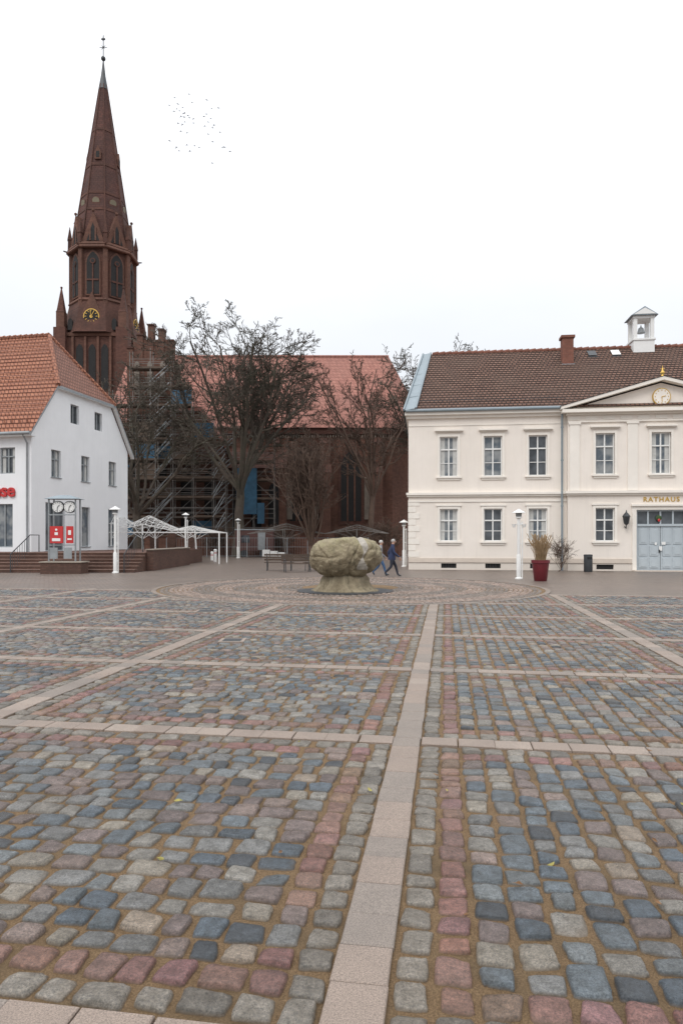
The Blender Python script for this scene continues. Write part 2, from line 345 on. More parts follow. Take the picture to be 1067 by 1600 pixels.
R.box('door_leaves',m_door,12.30,13.49,PY+.16,PY+.22,0.02,2.42); R.box('door_leaves',m_door,13.51,14.70,PY+.16,PY+.22,0.02,2.42)
for a in (12.30,13.51):
    for z0,z1 in ((.18,.72),(.82,1.36),(1.46,2.32)):
        for x0,x1 in ((a+.10,a+.52),(a+.64,a+1.08)):
            R.box('door_panels',m_door,x0,x1,PY+.125,PY+.158,z0,z1); R.box('door_panels',m_door,x0+.08,x1-.08,PY+.11,PY+.124,z0+.08,z1-.08)
R.box('door_gap',m_opening,13.492,13.508,PY+.15,PY+.2,0.02,2.42)
R.box('door_frame',m_door,12.22,12.30,PY+.1,PY+.25,0,3.3); R.box('door_frame',m_door,14.70,14.78,PY+.1,PY+.25,0,3.3)
R.box('door_frame',m_door,12.30,14.70,PY+.08,PY+.25,2.42,2.54); R.box('door_frame',m_door,12.30,14.70,PY+.1,PY+.25,3.22,3.3)
for x in (12.86,13.5,14.14): R.box('door_frame',m_door,x-.04,x+.04,PY+.12,PY+.25,2.54,3.22)
R.add('transom_glass',m_glassd,[(12.3,PY+.2,2.54),(14.7,PY+.2,2.54),(14.7,PY+.2,3.22),(12.3,PY+.2,3.22)],[(0,1,2,3)])
R.ball('door_wreath',M('wreath_green',(.05,.09,.03),.8,.4,20,0),(13.4,PY+.1,2.86),(.16,.05,.16),10); R.ball('wreath_ribbon',m_red,(13.4,PY+.04,2.74),(.07,.03,.09),8)
for (x,z,w,h) in ((13.2,1.4,.1,.14),(13.42,1.1,.16,.24),(13.55,1.42,.2,.16)): R.box('notices',m_whitepaint,x,x+w,PY+.09,PY+.105,z,z+h)
R.box('door_handles',m_dark,13.42,13.46,PY+.06,PY+.15,1.0,1.15)
R.box('door_surround',m_creamtrim,12.0,12.218,PY-.06,PY-.002,0,3.5); R.box('door_surround',m_creamtrim,14.782,15.0,PY-.06,PY-.002,0,3.5); R.box('door_surround',m_creamtrim,12.218,14.782,PY-.06,PY-.002,3.302,3.5)
R.box('door_surround',m_creamtrim,11.95,15.05,PY-.16,PY-.002,3.502,3.60)
R.text('lettering',m_gold,'RATHAUS',.36,(13.5,PY-.02,3.85),.015,sx=1.25,off=.006)
R.box('door_step',m_plinth,12.0,15.0,PY-.5,PY-.07,-.05,.05)
RZ=13.65; RYr=5.7
def rz(y): return 8.92+(RZ-8.92)*(y+.42)/(RYr+.42)
nc=26
for k in range(nc):
    ya=-.44+(RYr+.44)*k/nc; yb=-.44+(RYr+.44)*(k+1)/nc+.03
    fa=(ya+.44)/(RYr+.44); fb=min(1,(yb+.44)/(RYr+.44))
    xa0=.45+.85*fa; xb0=.45+.85*fb; xa1=L+.2-.9*fa; xb1=L+.2-.9*fb
    za=rz(ya)+.05; zb=rz(yb)+.005
    R.add('roof_tiles',m_rathroof,[(xa0,ya,za),(xa1,ya,za),(xb1,yb,zb),(xb0,yb,zb)],[(0,1,2,3)])
    R.add('roof_tiles',m_rathroof,[(xa0,ya,za-.06),(xa1,ya,za-.06),(xa1,ya,za),(xa0,ya,za)],[(0,1,2,3)])
R.add('roof_tiles',m_rathroof,[(-.2,D+.4,8.95),(L+.2,D+.4,8.95),(L-.7,RYr,RZ),(1.3,RYr,RZ)],[(3,2,1,0)])
R.add('roof_tiles',m_rathroof,[(L+.2,-.44,8.92),(L+.2,D+.4,8.95),(L-.7,RYr,RZ)],[(0,1,2)])
R.add('roof_soffit',m_creamtrim,[(-.2,-.40,8.86),(L+.2,-.40,8.86),(L+.2,D+.4,8.86),(-.2,D+.4,8.86)],[(3,2,1,0)])
R.add('verge_zinc',m_zinc,[(-.28,-.5,8.9),(.40,-.5,9.02),(1.27,RYr,RZ+.1),(.80,RYr,RZ+.02),(-.28,D+.4,8.95)],[(0,1,2,3),(0,3,4)])
R.tube('verge_zinc',m_zinc,[(.42,-.5,9.03),(1.29,RYr,RZ+.1)],[.06,.06],6)
R.tube('verge_zinc',m_zinc,[(-.25,-.5,8.95),(.80,RYr,RZ+.06)],[.06,.06],6)
for f in (.2,.4,.6,.8): R.tube('verge_zinc',m_zinc,[(-.28+1.08*f,-.5+6.2*f,8.92+4.72*f),(.41+.87*f,-.5+6.2*f,9.03+4.66*f)],[.025,.025],4)
for i in range(62): 
    x=1.4+i*.405
    R.tube('ridge_tiles',m_chim,[(x,RYr,RZ+.01),(x+.4,RYr,RZ+.05)],[.11,.135],8)
for i in range(20): R.box('snow_guard',m_dark,.6+i*.42,.62+i*.42,.2,.23,rz(.2),rz(.2)+.18)
R.cyl('snow_guard',m_dark,(.6,.2,rz(.2)+.17),(8.6,.2,rz(.2)+.17),.015,n=5)
R.box('chimney',m_chim,9.2,9.85,4.0,4.65,11.8,13.95); R.box('chimney_cap',m_chim,9.12,9.93,3.92,4.73,13.952,14.1); R.box('chimney_flashing',m_zinc,9.14,9.91,3.94,4.7,11.6,12.35)
for x,mm in ((10.9,m_dark),(12.3,m_whitepaint)):
    R.add('skylights',mm,[(x,4.7,rz(4.7)+.14),(x+.5,4.7,rz(4.7)+.14),(x+.5,5.25,rz(5.25)+.14),(x,5.25,rz(5.25)+.14)],[(0,1,2,3)])
    R.box('skylight_frames',m_dark,x-.04,x+.54,4.66,5.3,rz(4.6)-.3,rz(4.66)+.1)
bx,by=14.25,RYr
R.box('bell_turret',m_whitepaint,bx-.62,bx+.62,by-.62,by+.62,13.2,13.95); R.box('bell_turret',m_whitepaint,bx-.68,bx+.68,by-.68,by+.68,13.952,14.05)
for sx in(-1,1):
    for sy in(-1,1): R.box('bell_turret_posts',m_whitepaint,bx+sx*.5-.11,bx+sx*.5+.11,by+sy*.5-.11,by+sy*.5+.11,14.05,15.3)
R.box('bell_turret_beam',m_whitepaint,bx-.64,bx+.64,by-.64,by+.64,15.3,15.45)
R.prism('bell_turret_roof',m_zinc,[(bx-.8,15.452),(bx+.8,15.452),(bx,15.98)],by-.8,by+.8)
R.prism('bell_turret_gable',m_whitepaint,[(bx-.66,15.5),(bx+.66,15.5),(bx,15.88)],by-.82,by-.803)
R.lathe('bell',m_steel,[(.26,0),(.2,.1),(.15,.3),(.05,.36),(.02,.5)],(bx,by,14.55),14)
for x,y in ((8.36,-.1),(18.62,-.1)):
    R.tube('downpipe',m_zinc,[(x,-.42,8.85),(x,-.3,8.5),(x,y-.12,8.3),(x,y-.12,0)],[.055]*4,8)
    for z in (1.5,3.5,6,7.8): R.tube('downpipe',m_zinc,[(x,y-.12,z),(x,y-.12,z+.08)],[.075,.075],8)
for x in (11.62,15.38):
    R.tube('wall_lantern_bracket',m_dark,[(x,PY,2.4),(x,PY-.25,2.3),(x,PY-.32,2.5)],[.025]*3,6)
    R.lathe('wall_lantern',m_dark,[(.04,0),(.13,.08),(.19,.42),(.22,.46),(.12,.6),(.04,.68),(.02,.8)],(x,PY-.32,2.48),6)
R.done()

# ================================================================ WHITE HOUSE
W=G('white_gabled_house',(-17.7,39.0,0),-math.atan2(.203,.979))
BZ=1.0; EZ=8.0; HZ=11.0; GW=10.8; RG=15.1
fo=[(-2.05,-1.05,5.5,7.0),(-2.4,-1.2,1.25,3.75),(-5.5,-4.5,5.5,7.0),(-9,-8,5.5,7.0),(-6,-3.6,1.25,3.75),(-10,-7.2,1.25,3.75)]
wall(W,'walls',m_white,-16,0,BZ-.3,EZ,fo)
for o in fo:
    big=o[3]<4
    window(W,*o,0,.14,trans=None if big else .66,frame=m_steel,curt=not big,mull=True,glass=m_glassd if not big else m_glass)
W.T=Matrix.Rotation(math.pi/2,4,'Z')
go=[(1.85,2.8,5.45,7.1),(4.97,5.9,5.45,7.1),(8.25,9.2,5.45,7.1),(5.0,5.95,1.25,3.8),(8.2,9.25,1.25,3.8),(1.3,3.2,1.02,3.9)]
wall(W,'walls',m_white,0,GW,BZ-.3,EZ,go)
for i,o in enumerate(go):
    window(W,*o,0,.14,trans=.66 if i<3 else None,frame=m_steel,curt=i<3,glass=m_glass if i<5 else m_glassd,mull=i<3 or i==5)
    W.box('sills',m_steel,o[0]-.05,o[1]+.05,-.06,.02,o[2]-.05,o[2]-.003)
uo=[(3.8,4.7,9.0,10.2),(6.5,7.4,9.0,10.2)]
wall(W,'gable_wall',m_white,2.9,8.0,EZ,HZ,uo)
for o in uo: window(W,*o,0,.14,frame=m_steel,mull=True,glass=m_glassd)
hs=GW/2*3/7.1+.15
W.add('gable_wall',m_white,[(0,0,EZ),(2.9,0,EZ),(2.9,0,HZ),(hs,0,HZ)],[(0,1,2,3)])
W.add('gable_wall',m_white,[(GW,0,EZ),(GW-hs,0,HZ),(8.0,0,HZ),(8.0,0,EZ)],[(0,1,2,3)])
W.T=Matrix.Identity(4)
o=.28
A=(o,-.45,EZ-.25);A2=(-16.3,-.45,EZ-.25); Rg=(-2.6,GW/2,RG); R2=(-16.3,GW/2,RG)
kf=(HZ-(EZ-.25))/(RG-(EZ-.25)); hy=-.45+kf*(GW/2+.45)
H1=(o,hy,HZ); H2=(o,GW-hy,HZ); B=(o,GW+.45,EZ-.25);B2=(-16.3,GW+.45,EZ-.25)
W.add('roof_tiles',m_orangeroof,[A2,A,H1,Rg,R2],[(0,1,2,3,4)])
W.add('roof_tiles',m_orangeroof,[B2,B,H2,Rg,R2],[(4,3,2,1,0)])
W.add('hip_roof',m_hiproof,[H1,H2,Rg],[(0,1,2)])
W.tube('hip_tiles',m_orangeroof,[H1,Rg],[.14,.14],8); W.tube('hip_tiles',m_orangeroof,[H2,Rg],[.14,.14],8)
for i in range(33): W.tube('ridge_tiles',m_orangeroof,[(-2.6-i*.41,GW/2,RG+.03),(-3.0-i*.41,GW/2,RG-.01)],[.16,.13],8)
for k in range(1,24):
    f=k/24; y=-.45+(GW/2+.45)*f; z=EZ-.25+(RG-EZ+.25)*f
    xr=o if z<HZ else o+(-2.6-o)*(z-HZ)/(RG-HZ)
    W.tube('tile_courses',m_orangeroof,[(-16.3,y,z+.015),(xr,y,z+.015)],[.035,.035],4)
def low(p,d=.18): return (p[0],p[1],p[2]-d)
for P,Q in ((A,H1),(H1,H2),(H2,B)):
    W.add('verge',m_steel,[P,Q,low(Q),low(P)],[(0,1,2,3)])
    Pi=(-.0,P[1],P[2]-.18);Qi=(-.0,Q[1],Q[2]-.18)
    W.add('verge_soffit',m_whitepaint,[low(P),low(Q),Qi,Pi],[(0,1,2,3)])
W.add('eaves_soffit',m_whitepaint,[low(A),low(A2),(-16.3,0.05,EZ-.43),(o,0.05,EZ-.43)],[(0,1,2,3)])
W.add('eaves_board',m_whitepaint,[A,A2,low(A2),low(A)],[(0,1,2,3)])
W.tube('gutter',m_steel,[(o,-.52,EZ-.27),(-16.3,-.52,EZ-.27)],[.09,.09],8)
for i in range(26): W.box('snow_guard',m_orangeroof,-.3-i*.5,-.22-i*.5,.0,.05,EZ+.3,EZ+.6)
W.tube('downpipe',m_steel,[(-.2,-.5,EZ-.3),(-.2,-.1,EZ-.8),(-.2,-.1,BZ)],[.05]*3,8)
W.box('side_wall',m_white,-15.9,-.05,GW-.3,GW-.01,BZ-.3,EZ); W.box('end_wall',m_white,-16,-15.7,.05,GW-.31,BZ-.3,EZ)
W.text('shop_sign_letters',m_red,'Talwiese',1.05,(-1.0,-.06,4.50),.05,align='RIGHT',off=.025)
W.done()

# ================================================================ terrace + steps
T=G('brick_terrace_steps')
T.box('terrace',m_brickred,-46,-10.6,37.1,52,-.2,.998)
for i in range(6):
    y=35.0+i*.38
    T.box('tread_%d'%i,m_brickred,-46,-10.6,y,y+.378 if i<5 else 37.098,-.2,(i+1)*.1667-.035)
    T.box('nosing_%d'%i,m_nose,-46,-10.58,y-.02,y+.36,(i+1)*.1667-.033,(i+1)*.1667)
T.box('cheek_wall',m_brickred,-10.58,-10.2,37.1,46,-.2,1.12); T.box('cheek_coping',m_stonepale,-10.62,-10.16,37.05,46,1.122,1.18)
for x in (-19.5,-16.9,-11.1):
    T.tube('handrail',m_dark,[(x,34.9,0),(x,34.9,.95),(x,37.1,1.95),(x,38.2,1.95),(x,38.2,1.0)],[.028]*5,6)
    for q in range(8): T.cyl('handrail',m_dark,(x,35.1+q*.27,.1+q*.11),(x,35.1+q*.27,1.02+q*.125),.012,n=5)
T.done()

# ================================================================ CHURCH
C=G('brick_church')
tx,ty,th=-31.7,91.0,4.05
B_=m_brickdark
C.box('tower_base',B_,tx-th,tx+th,ty-th,ty+th,0,28)
for zc in (12,20,27.6): C.box('tower_string_course',m_brick,tx-th-.2,tx+th+.2,ty-th-.2,ty+th+.2,zc,zc+.4)
for sx in(-1,1):
    for sy in(-1,1):
        x=tx+sx*(th-.1); y=ty+sy*(th-.1)
        C.box('tower_corner_buttress',B_,x-.75,x+.75,y-.75,y+.75,0,28.6)
        C.box('pinnacle',m_brick,x-.5,x+.5,y-.5,y+.5,28.6,30.6); C.lathe('pinnacle_cap',B_,[(.75,0),(.62,.2),(.06,3.2)],(x,y,30.6),4,False,math.pi/4); C.ball('pinnacle_knob',B_,(x,y,33.8),.16,8)
def lancet(x,z0,z1,w,n=6):
    pts=[(x-w/2,z0),(x+w/2,z0)]; h=w*.87; zs=z1-h
    for i in range(n+1):
        a=math.radians(60)*i/n; pts.append((x-w/2+w*math.cos(a),zs+w*math.sin(a)))
    for i in range(n-1,-1,-1):
        a=math.radians(60)*i/n; pts.append((x+w/2-w*math.cos(a),zs+w*math.sin(a)))
    return pts
m_med=M('medallion_pale',(.22,.19,.13),.7,.1,5,0)
for k in range(4):
    C.T=Matrix.Translation((tx,ty,0))@Matrix.Rotation(k*math.pi/2,4,'Z')
    f=-th
    C.prism('clock_gable',m_brick,[(-2.3,28),(2.3,28),(0,33.2)],f-.25,f+1.6)
    C.cyl('tower_clock_rim',m_gold,(0,f-.36,30.0),(0,f-.2,30.0),1.02,n=28); C.cyl('tower_clock_face',m_opening,(0,f-.40,30.0),(0,f-.3,30.0),.9,n=28)
    C.cyl('tower_clock_face',m_gold,(0,f-.42,30.0),(0,f-.4,30.0),.2,n=12)
    for q in range(12):
        t=q*math.pi/6; C.cyl('tower_clock_marks',m_gold,(.6*math.sin(t),f-.43,30+.6*math.cos(t)),(.84*math.sin(t),f-.43,30+.84*math.cos(t)),.05,n=4)
    C.cyl('tower_clock_hands',m_gold,(0,f-.45,30),(.3,f-.45,30.5),.05,n=4); C.cyl('tower_clock_hands',m_gold,(0,f-.45,30),(-.1,f-.45,30.75),.04,n=4)
    for x in (-1.6,0,1.6): C.prism('tower_lancets',m_opening,lancet(x,20.8,26.6,.9),f-.05,f+.3)
    for x in (-2.4,-.8,.8,2.4): C.box('tower_ribs',m_brick,x-.14,x+.14,f-.28,f-.06,20.4,27.5)
    for x in (-2.8,2.8): C.prism('tower_niches',m_opening,lancet(x,28.4,29.9,.6),f-.05,f+.2)
C.T=Matrix.Identity(4)
O8=math.pi/8
C.lathe('broach',B_,[(5.2,28),(4.2,32.3)],(tx,ty,0),8,False,O8)
C.lathe('belfry_octagon',B_,[(3.95,30),(3.95,39.2)],(tx,ty,0),8,False,O8)
for z,r in ((32.2,4.25),(38.9,4.5),(39.3,4.35)): C.lathe('belfry_course',m_brick,[(r,0),(r+.12,.12),(r,.4)],(tx,ty,z),8,False,O8)
ap=3.95*math.cos(O8)
for k in range(8):
    C.T=Matrix.Translation((tx,ty,0))@Matrix.Rotation(k*math.pi/4,4,'Z')
    C.prism('belfry_window_frame',m_brick,lancet(0,32.9,38.8,1.95),-ap-.14,-ap+.2)
    C.prism('belfry_openings',m_opening,lancet(0,33.1,38.5,1.6),-ap-.17,-ap-.1)
    C.box('belfry_mullion',B_,-.08,.08,-ap-.26,-ap-.18,33.1,37.0); C.box('belfry_mullion',B_,-.75,.75,-ap-.25,-ap-.185,34.8,35.0)
    C.cyl('belfry_tracery',B_,(0,-ap-.28,37.3),(0,-ap-.17,37.3),.36,n=12); C.cyl('belfry_tracery_eye',m_opening,(0,-ap-.3,37.3),(0,-ap-.27,37.3),.22,n=12)
    C.prism('spire_gable',m_brick,[(-1.55,39.5),(1.55,39.5),(0,43.6)],-ap-.15,-ap+1.2)
    C.prism('spire_gable_niche',m_opening,[(-.8,39.9),(.8,39.9),(0,42.2)],-ap-.2,-ap-.152)
    for x in (-.35,0.35): C.box('spire_gable_bars',m_brick,x-.1,x+.1,-ap-.26,-ap-.2,39.9,41.6)
    C.ball('spire_gable_knob',m_brick,(0,-ap-.1,43.8),.2,8)
    rs=(3.75-(45.6-40)*(3.3/22.3))*math.cos(O8)
    C.cyl('medallion',m_med,(0,-rs-.10,45.5),(0,-rs+.3,45.6),.46,n=16); C.cyl('medallion_rim',B_,(0,-rs-.06,45.5),(0,-rs+.2,45.5),.6,n=16)
    if k%2==0:
        rs=(3.75-(52-40)*(3.3/22.3))*math.cos(O8)
        C.prism('spire_dormer',m_brick,[(-.4,51.3),(.4,51.3),(.4,52.2),(0,53.1),(-.4,52.2)],-rs-.3,-rs+.5); C.box('spire_dormer_opening',m_opening,-.22,.22,-rs-.33,-rs-.302,51.5,52.3)
    C.T=Matrix.Translation((tx,ty,0))@Matrix.Rotation(k*math.pi/4+O8,4,'Z')
    C.box('belfry_corner_shaft',m_brick,-.28,.28,-4.25,-3.7,30.5,39.2)
    C.lathe('corner_pinnacle',B_,[(.36,0),(.33,1.2),(.42,1.25),(.04,3.0)],(0,-4.15,39.6),4,False,math.pi/4)
    C.tube('gargoyle',B_,[(0,-4.2,39.2),(0,-4.95,39.35)],[.14,.07],5)
    C.tube('spire_ribs',m_brickdark,[(0,-3.8,40),(0,-.48,62.2)],[.13,.07],4)
C.T=Matrix.Identity(4)
C.lathe('spire',m_spire,[(3.75,40),(.45,62.3)],(tx,ty,0),8,False,O8)
for z in (44.3,46.6,50.5,55.5): 
    r=3.75-(z-40)*3.3/22.3; C.lathe('spire_bands',m_brickdark,[(r+.06,0),(r+.02,.35)],(tx,ty,z),8,False,O8)
C.lathe('spire_lead_tip',m_dark,[(.62,61.6),(.5,62.4),(.3,63.5),(.08,65.5)],(tx,ty,0),8,False,O8)
C.ball('spire_ball',m_dark,(tx,ty,65.8),.32,10); C.cyl('spire_cross',m_dark,(tx,ty,65.8),(tx,ty,68.9),.07,n=5)
C.cyl('spire_cross',m_dark,(tx-.5,ty,67.3),(tx+.5,ty,67.3),.05,n=5); C.ball('weather_cock',m_dark,(tx,ty,68.4),(.32,.08,.2),8)
for s in(-1,1): C.cyl('spire_cross',m_dark,(tx-.3,ty,67.3+.3*s),(tx+.3,ty,67.3-.3*s),.035,n=4)
nx0,nx1,ny0,ny1,nz,nr=-27.,5.8,78.,96.,14.7,25.0
C.box('nave_walls',m_brick,nx0,nx1,ny0,ny1,0,nz)
ap5=[(nx1-.01,ny0),(nx1+4.4,ny0+4.5),(nx1+4.4,ny1-4.5),(nx1-.01,ny1)]
C.add('apse_walls',m_brick,[(x,y,0) for x,y in ap5]+[(x,y,nz-.01) for x,y in ap5],[(0,1,5,4),(1,2,6,5),(2,3,7,6)])
rp=(nx1+.2,87,nr)
C.add('nave_roof',m_churchroof,[(nx0,ny0-.5,nz-.3),(nx1,ny0-.5,nz-.3),rp,(nx0,87,nr)],[(0,1,2,3)])
C.add('nave_roof',m_churchroof,[(nx0,ny1+.5,nz-.3),(nx1,ny1+.5,nz-.3),rp,(nx0,87,nr)],[(3,2,1,0)])
ae=[(nx1,ny0-.5,nz-.3),(nx1+4.9,ny0+4.2,nz-.3),(nx1+4.9,ny1-4.2,nz-.3),(nx1,ny1+.5,nz-.3)]
for i in range(3): C.add('apse_roof',m_churchroof,[ae[i],ae[i+1],rp],[(0,1,2)])
C.box('nave_cornice',m_brickdark,nx0,nx1,ny0-.3,ny0-.002,nz-1.0,nz-.35)
for i in range(110): C.box('nave_corbels',m_stonepale,-26.8+i*.3,-26.68+i*.3,ny0-.16,ny0-.004,nz-1.35,nz-1.05)
C.tube('ridge',m_churchroof,[(nx0,87,nr+.02),rp],[.2,.2],6)
for x in (-25,-19.2,-13.4,-7.6,-1.8,4.0):
    C.box('buttress',m_brick,x-.6,x+.6,ny0-1.9,ny0-.002,0,9.2); C.box('buttress',m_brick,x-.55,x+.55,ny0-1.0,ny0-.002,9.2,12.6)
    C.add('buttress_cap',m_brickdark,[(x-.65,ny0-1.95,9.2),(x+.65,ny0-1.95,9.2),(x+.65,ny0-1.0,10.2),(x-.65,ny0-1.0,10.2)],[(0,1,2,3)])
    C.add('buttress_cap',m_brickdark,[(x-.6,ny0-1.05,12.6),(x+.6,ny0-1.05,12.6),(x+.6,ny0-.01,13.4),(x-.6,ny0-.01,13.4)],[(0,1,2,3)])
for x in (-22.1,-16.3,-10.5,-4.7,1.1):
    C.prism('nave_window_surround',m_brickdark,lancet(x,3.4,12.3,2.9),ny0-.12,ny0+.1); C.prism('nave_windows',m_opening,lancet(x,3.8,11.9,2.3),ny0-.16,ny0-.12)
    for q in(-.4,.4): C.box('nave_tracery',m_brick,x+q-.09,x+q+.09,ny0-.24,ny0-.165,3.8,10.4)
for x in (-5.9,-2.9,2.9): C.prism('whitewashed_niches',m_niche,lancet(x,4.0,9.0,.6),ny0-.2 if x!=-2.9 else ny0-.21,ny0-.125)
C.box('transept',m_brick,-23.4,-18.4,74.6,78.0-.002,0,21.5)
for i,(a,h) in enumerate(((-23.4,22.6),(-22.3,24.0),(-21.15,25.1),(-20.0,24.6),(-18.95,23.4))):
    C.box('stepped_gable',m_brick,a,a+.62,74.6,75.5,21.5,h); C.box('stepped_gable_caps',m_brickdark,a-.06,a+.68,74.5,75.6,h,h+.16)
C.box('stepped_gable',m_brick,-23.4+.62,-18.4,74.75,75.3,21.5,23.6)
for x in (-22.3,-20.9,-19.5): C.prism('transept_niches',m_niche,lancet(x,17.5,21.2,.55),74.5,74.59); C.prism('transept_windows',m_opening,lancet(x,8,15.5,.8),74.5,74.59)
C.prism('chapel',m_brick,[(-18.4,0),(-12.6,0),(-12.6,11),(-15.4,15.8),(-18.38,15.8)],75.2,77.9)
C.prism('chapel_roof',m_churchroof,[(-12.2,10.9),(-12.2,11.2),(-15.3,16.3),(-18.3,16.3),(-18.3,15.82),(-15.4,15.82)],74.9,77.8)
for x in (-17,-14.4): C.prism('chapel_windows',m_opening,lancet(x,2.5,9.5,1.3),75.1,75.19)
C.box('sacristy',m_brick,-12.5,-6.2,74.8,77.9,0,9.6)
C.add('sacristy_roof',m_brickdark,[(-12.7,74.4,9.5),(-6.0,74.4,9.5),(-6.0,77.9,12.2),(-12.7,77.9,12.2)],[(0,1,2,3)])
for x in (-11.3,-9.3,-7.4): C.prism('sacristy_windows',m_opening,lancet(x,3,8,1.1),74.7,74.79)
C.done()

# ================================================================ SCAFFOLD
S=G('scaffolding')
rsd=random.Random(7)
def topz(x):
    if x<-22.7: return 17
    if x<-18.3: return 20.5
    if x<-12.8: return 20.5+(x+18.3)*(-1.55)
    return 11.8
def scaff(xs,ya,yb,tz,zstep=2.):
    for i,x in enumerate(xs):
        for yy in (ya,yb): S.cyl('standards',m_scaf,(x,yy,0),(x,yy,tz(x)+1+rsd.uniform(-.2,.7)),.05,n=4)
        if i==len(xs)-1: break
        x2=xs[i+1]; zt=min(tz(x),tz(x2)+2.2); z=zstep; k=0
        while z<=zt:
            S.box('decks',m_plank,x+.03,x2-.03,ya+.06,yb-.06,z-.08,z)
            for dz in (0,.5,1.0): S.cyl('ledgers',m_scaf,(x,ya,z+dz),(x2,ya,z+dz),.03,n=4)
            S.cyl('ledgers',m_scaf,(x,yb,z),(x2,yb,z),.03,n=4); S.cyl('ledgers',m_scaf,(x,yb,z+1),(x2,yb,z+1),.03,n=4)
            if rsd.random()<.85: S.box('toe_boards',m_plank,x+.03,x2-.03,ya-.10,ya-.05,z,z+.2)
            if (i+k)%2==0: S.cyl('braces',m_scaf,(x,ya-.08,z-zstep),(x2,ya-.08,z),.035,n=4)
            elif rsd.random()<.5: S.cyl('braces',m_scaf,(x2,ya-.08,z-zstep),(x,ya-.08,z),.035,n=4)
            if rsd.random()<.12: S.box('debris_sheets',m_tarp if rsd.random()<.5 else m_plank,x+.05,x2-.05,ya+.02,ya+.05,z+.1,z+1.7)
            if i%3==0:
                for w in (0,.5): S.cyl('stair_flight',m_steel,(x,ya-.5+w*.3,z-zstep+w),(x2,ya-.5+w*.3,z+w),.05,n=4)
            z+=zstep; k+=1
scaff([-27,-24.8,-22.6,-20.4,-18.2,-16,-13.8,-11.6,-9.4,-7.2],73.0,74.1,topz)
scaff([-19.1,-17.3,-15.2,-13.1,-11.9],70.2,71.2,lambda x: 15.5 if x<-16 else (12 if x<-12.5 else 8.))
scaff([-25.6,-23.7,-21.5,-19.4],71.4,72.3,lambda x: 12.)
S.box('tarpaulin',m_tarp,-11.2,-9.0,72.70,72.75,4.4,9.3)
S.box('tarpaulin',m_tarp,-8.95,-8.2,72.74,72.78,3.4,5.6)
S.done()

# ================================================================ TREES
def tree(name,base,H,trunk_h,r0,seed,mat,limbs=7,ang=(22,55),levels=5,kids=(0,6,6,5,4),up=.10,limbL=.58,lean=(0,0),decay=.58,lead=True,minr=.016,t1=.35,wob=.13,lf=1.0):
    rg=random.Random(seed); g=G(name,base)
    def rv(): return Vector((rg.gauss(0,1),rg.gauss(0,1),rg.gauss(0,1)))
    def grow(p,d,Ln,r,lev):
        n=6 if lev<2 else (5 if lev<3 else (4 if lev<4 else 3))
        pts=[p.copy()]; rad=[r]; dirs=[d]
        rend=max(minr,r*(.38 if lev<4 else .6)); 
        for i in range(n):
            d=(d+rv()*(wob if lev<2 else .19)+Vector((0,0,up if lev<3 else .02))).normalized()
            p=p+d*Ln/n; pts.append(p.copy()); rad.append(r+(rend-r)*(i+1)/n); dirs.append(d)
        g.tube('trunk_and_limbs' if lev<3 else 'twigs',mat,pts,rad,8 if lev<2 else (5 if lev<3 else 3),caps=False)
        if lev>=levels: return
        k=kids[lev] if lev<len(kids) else 3
        ts=t1 if lev==1 else .2
        for j in range(k):
            t=ts+(1-ts)*(j+rg.random()*.8)/k; t=min(t,1.)
            f=t*n; i0=min(int(f),n-1); q=pts[i0].lerp(pts[i0+1],f-i0); rr=rad[i0]+(rad[i0+1]-rad[i0])*(f-i0)
            dd=dirs[i0+1]; a=math.radians(rg.uniform(25,58))
            ax=dd.cross(rv()).normalized(); nd=Matrix.Rotation(a,3,ax)@dd
            if nd.z<-.15: nd.z*=.2; nd.normalize()
            grow(q,nd,Ln*decay*rg.uniform(.7,1.2)*(1.15-.4*t),max(minr,rr*.60),lev+1)
    p=Vector((0,0,-.2)); tp=[p.copy()]; tr=[r0*1.35]; n=5
    for i in range(n):
        p=p+Vector((lean[0]/n+rg.gauss(0,.08),lean[1]/n+rg.gauss(0,.08),(trunk_h+.2)/n)); tp.append(p.copy()); tr.append(r0*(1-.3*(i+1)/n))
    g.tube('trunk_and_limbs',mat,tp,tr,10,caps=False)
    rt=tr[-1]
    for j in range(limbs):
        az=2*math.pi*(j+rg.random()*.7)/limbs; a=math.radians(rg.uniform(*ang))
        if lead and j==0: a=math.radians(6)
        d=Vector((math.cos(az)*math.sin(a),math.sin(az)*math.sin(a),math.cos(a)))
        f=rg.uniform(.72,1.) if j else 1.; q=Vector(tp[0]).lerp(tp[-1],f)
        grow(q,d,H*limbL*rg.uniform(.9,1.05)*(1. if j else lf),rt*rg.uniform(.45,.62),1)
    return g.done()
tree('bare_linden_tree',(-10.0,66,0),25,7.2,.52,11,m_bark,limbs=11,ang=(12,46),levels=5,kids=(0,10,9,6,4),up=.045,limbL=.60,lean=(.4,0),minr=.019,decay=.40,t1=.32,wob=.09,lf=.92)
tree('bare_linden_tree',(3.0,69,0),20,6,.34,5,m_barkr,limbs=9,ang=(8,30),levels=5,kids=(0,9,7,5,3),up=.06,limbL=.66,minr=.020,decay=.34,t1=.2)
tree('bare_linden_tree',(-18.6,62,0),17.5,4.6,.48,23,m_bark,limbs=10,ang=(12,46),levels=5,kids=(0,8,7,5,3),up=.05,limbL=.66,minr=.018,decay=.40)
tree('bare_hornbeam_tree',(-2.7,60,0),10.2,1.2,.22,31,m_barkr,limbs=28,ang=(3,26),levels=4,kids=(0,9,6,4),up=.20,limbL=.82,minr=.017,decay=.32)
tree('bare_linden_tree',(11.0,76,0),24,8.5,.42,8,m_bark,limbs=9,ang=(8,34),levels=5,kids=(0,9,8,5,3),up=.05,limbL=.57,minr=.021,decay=.40,lf=.95)
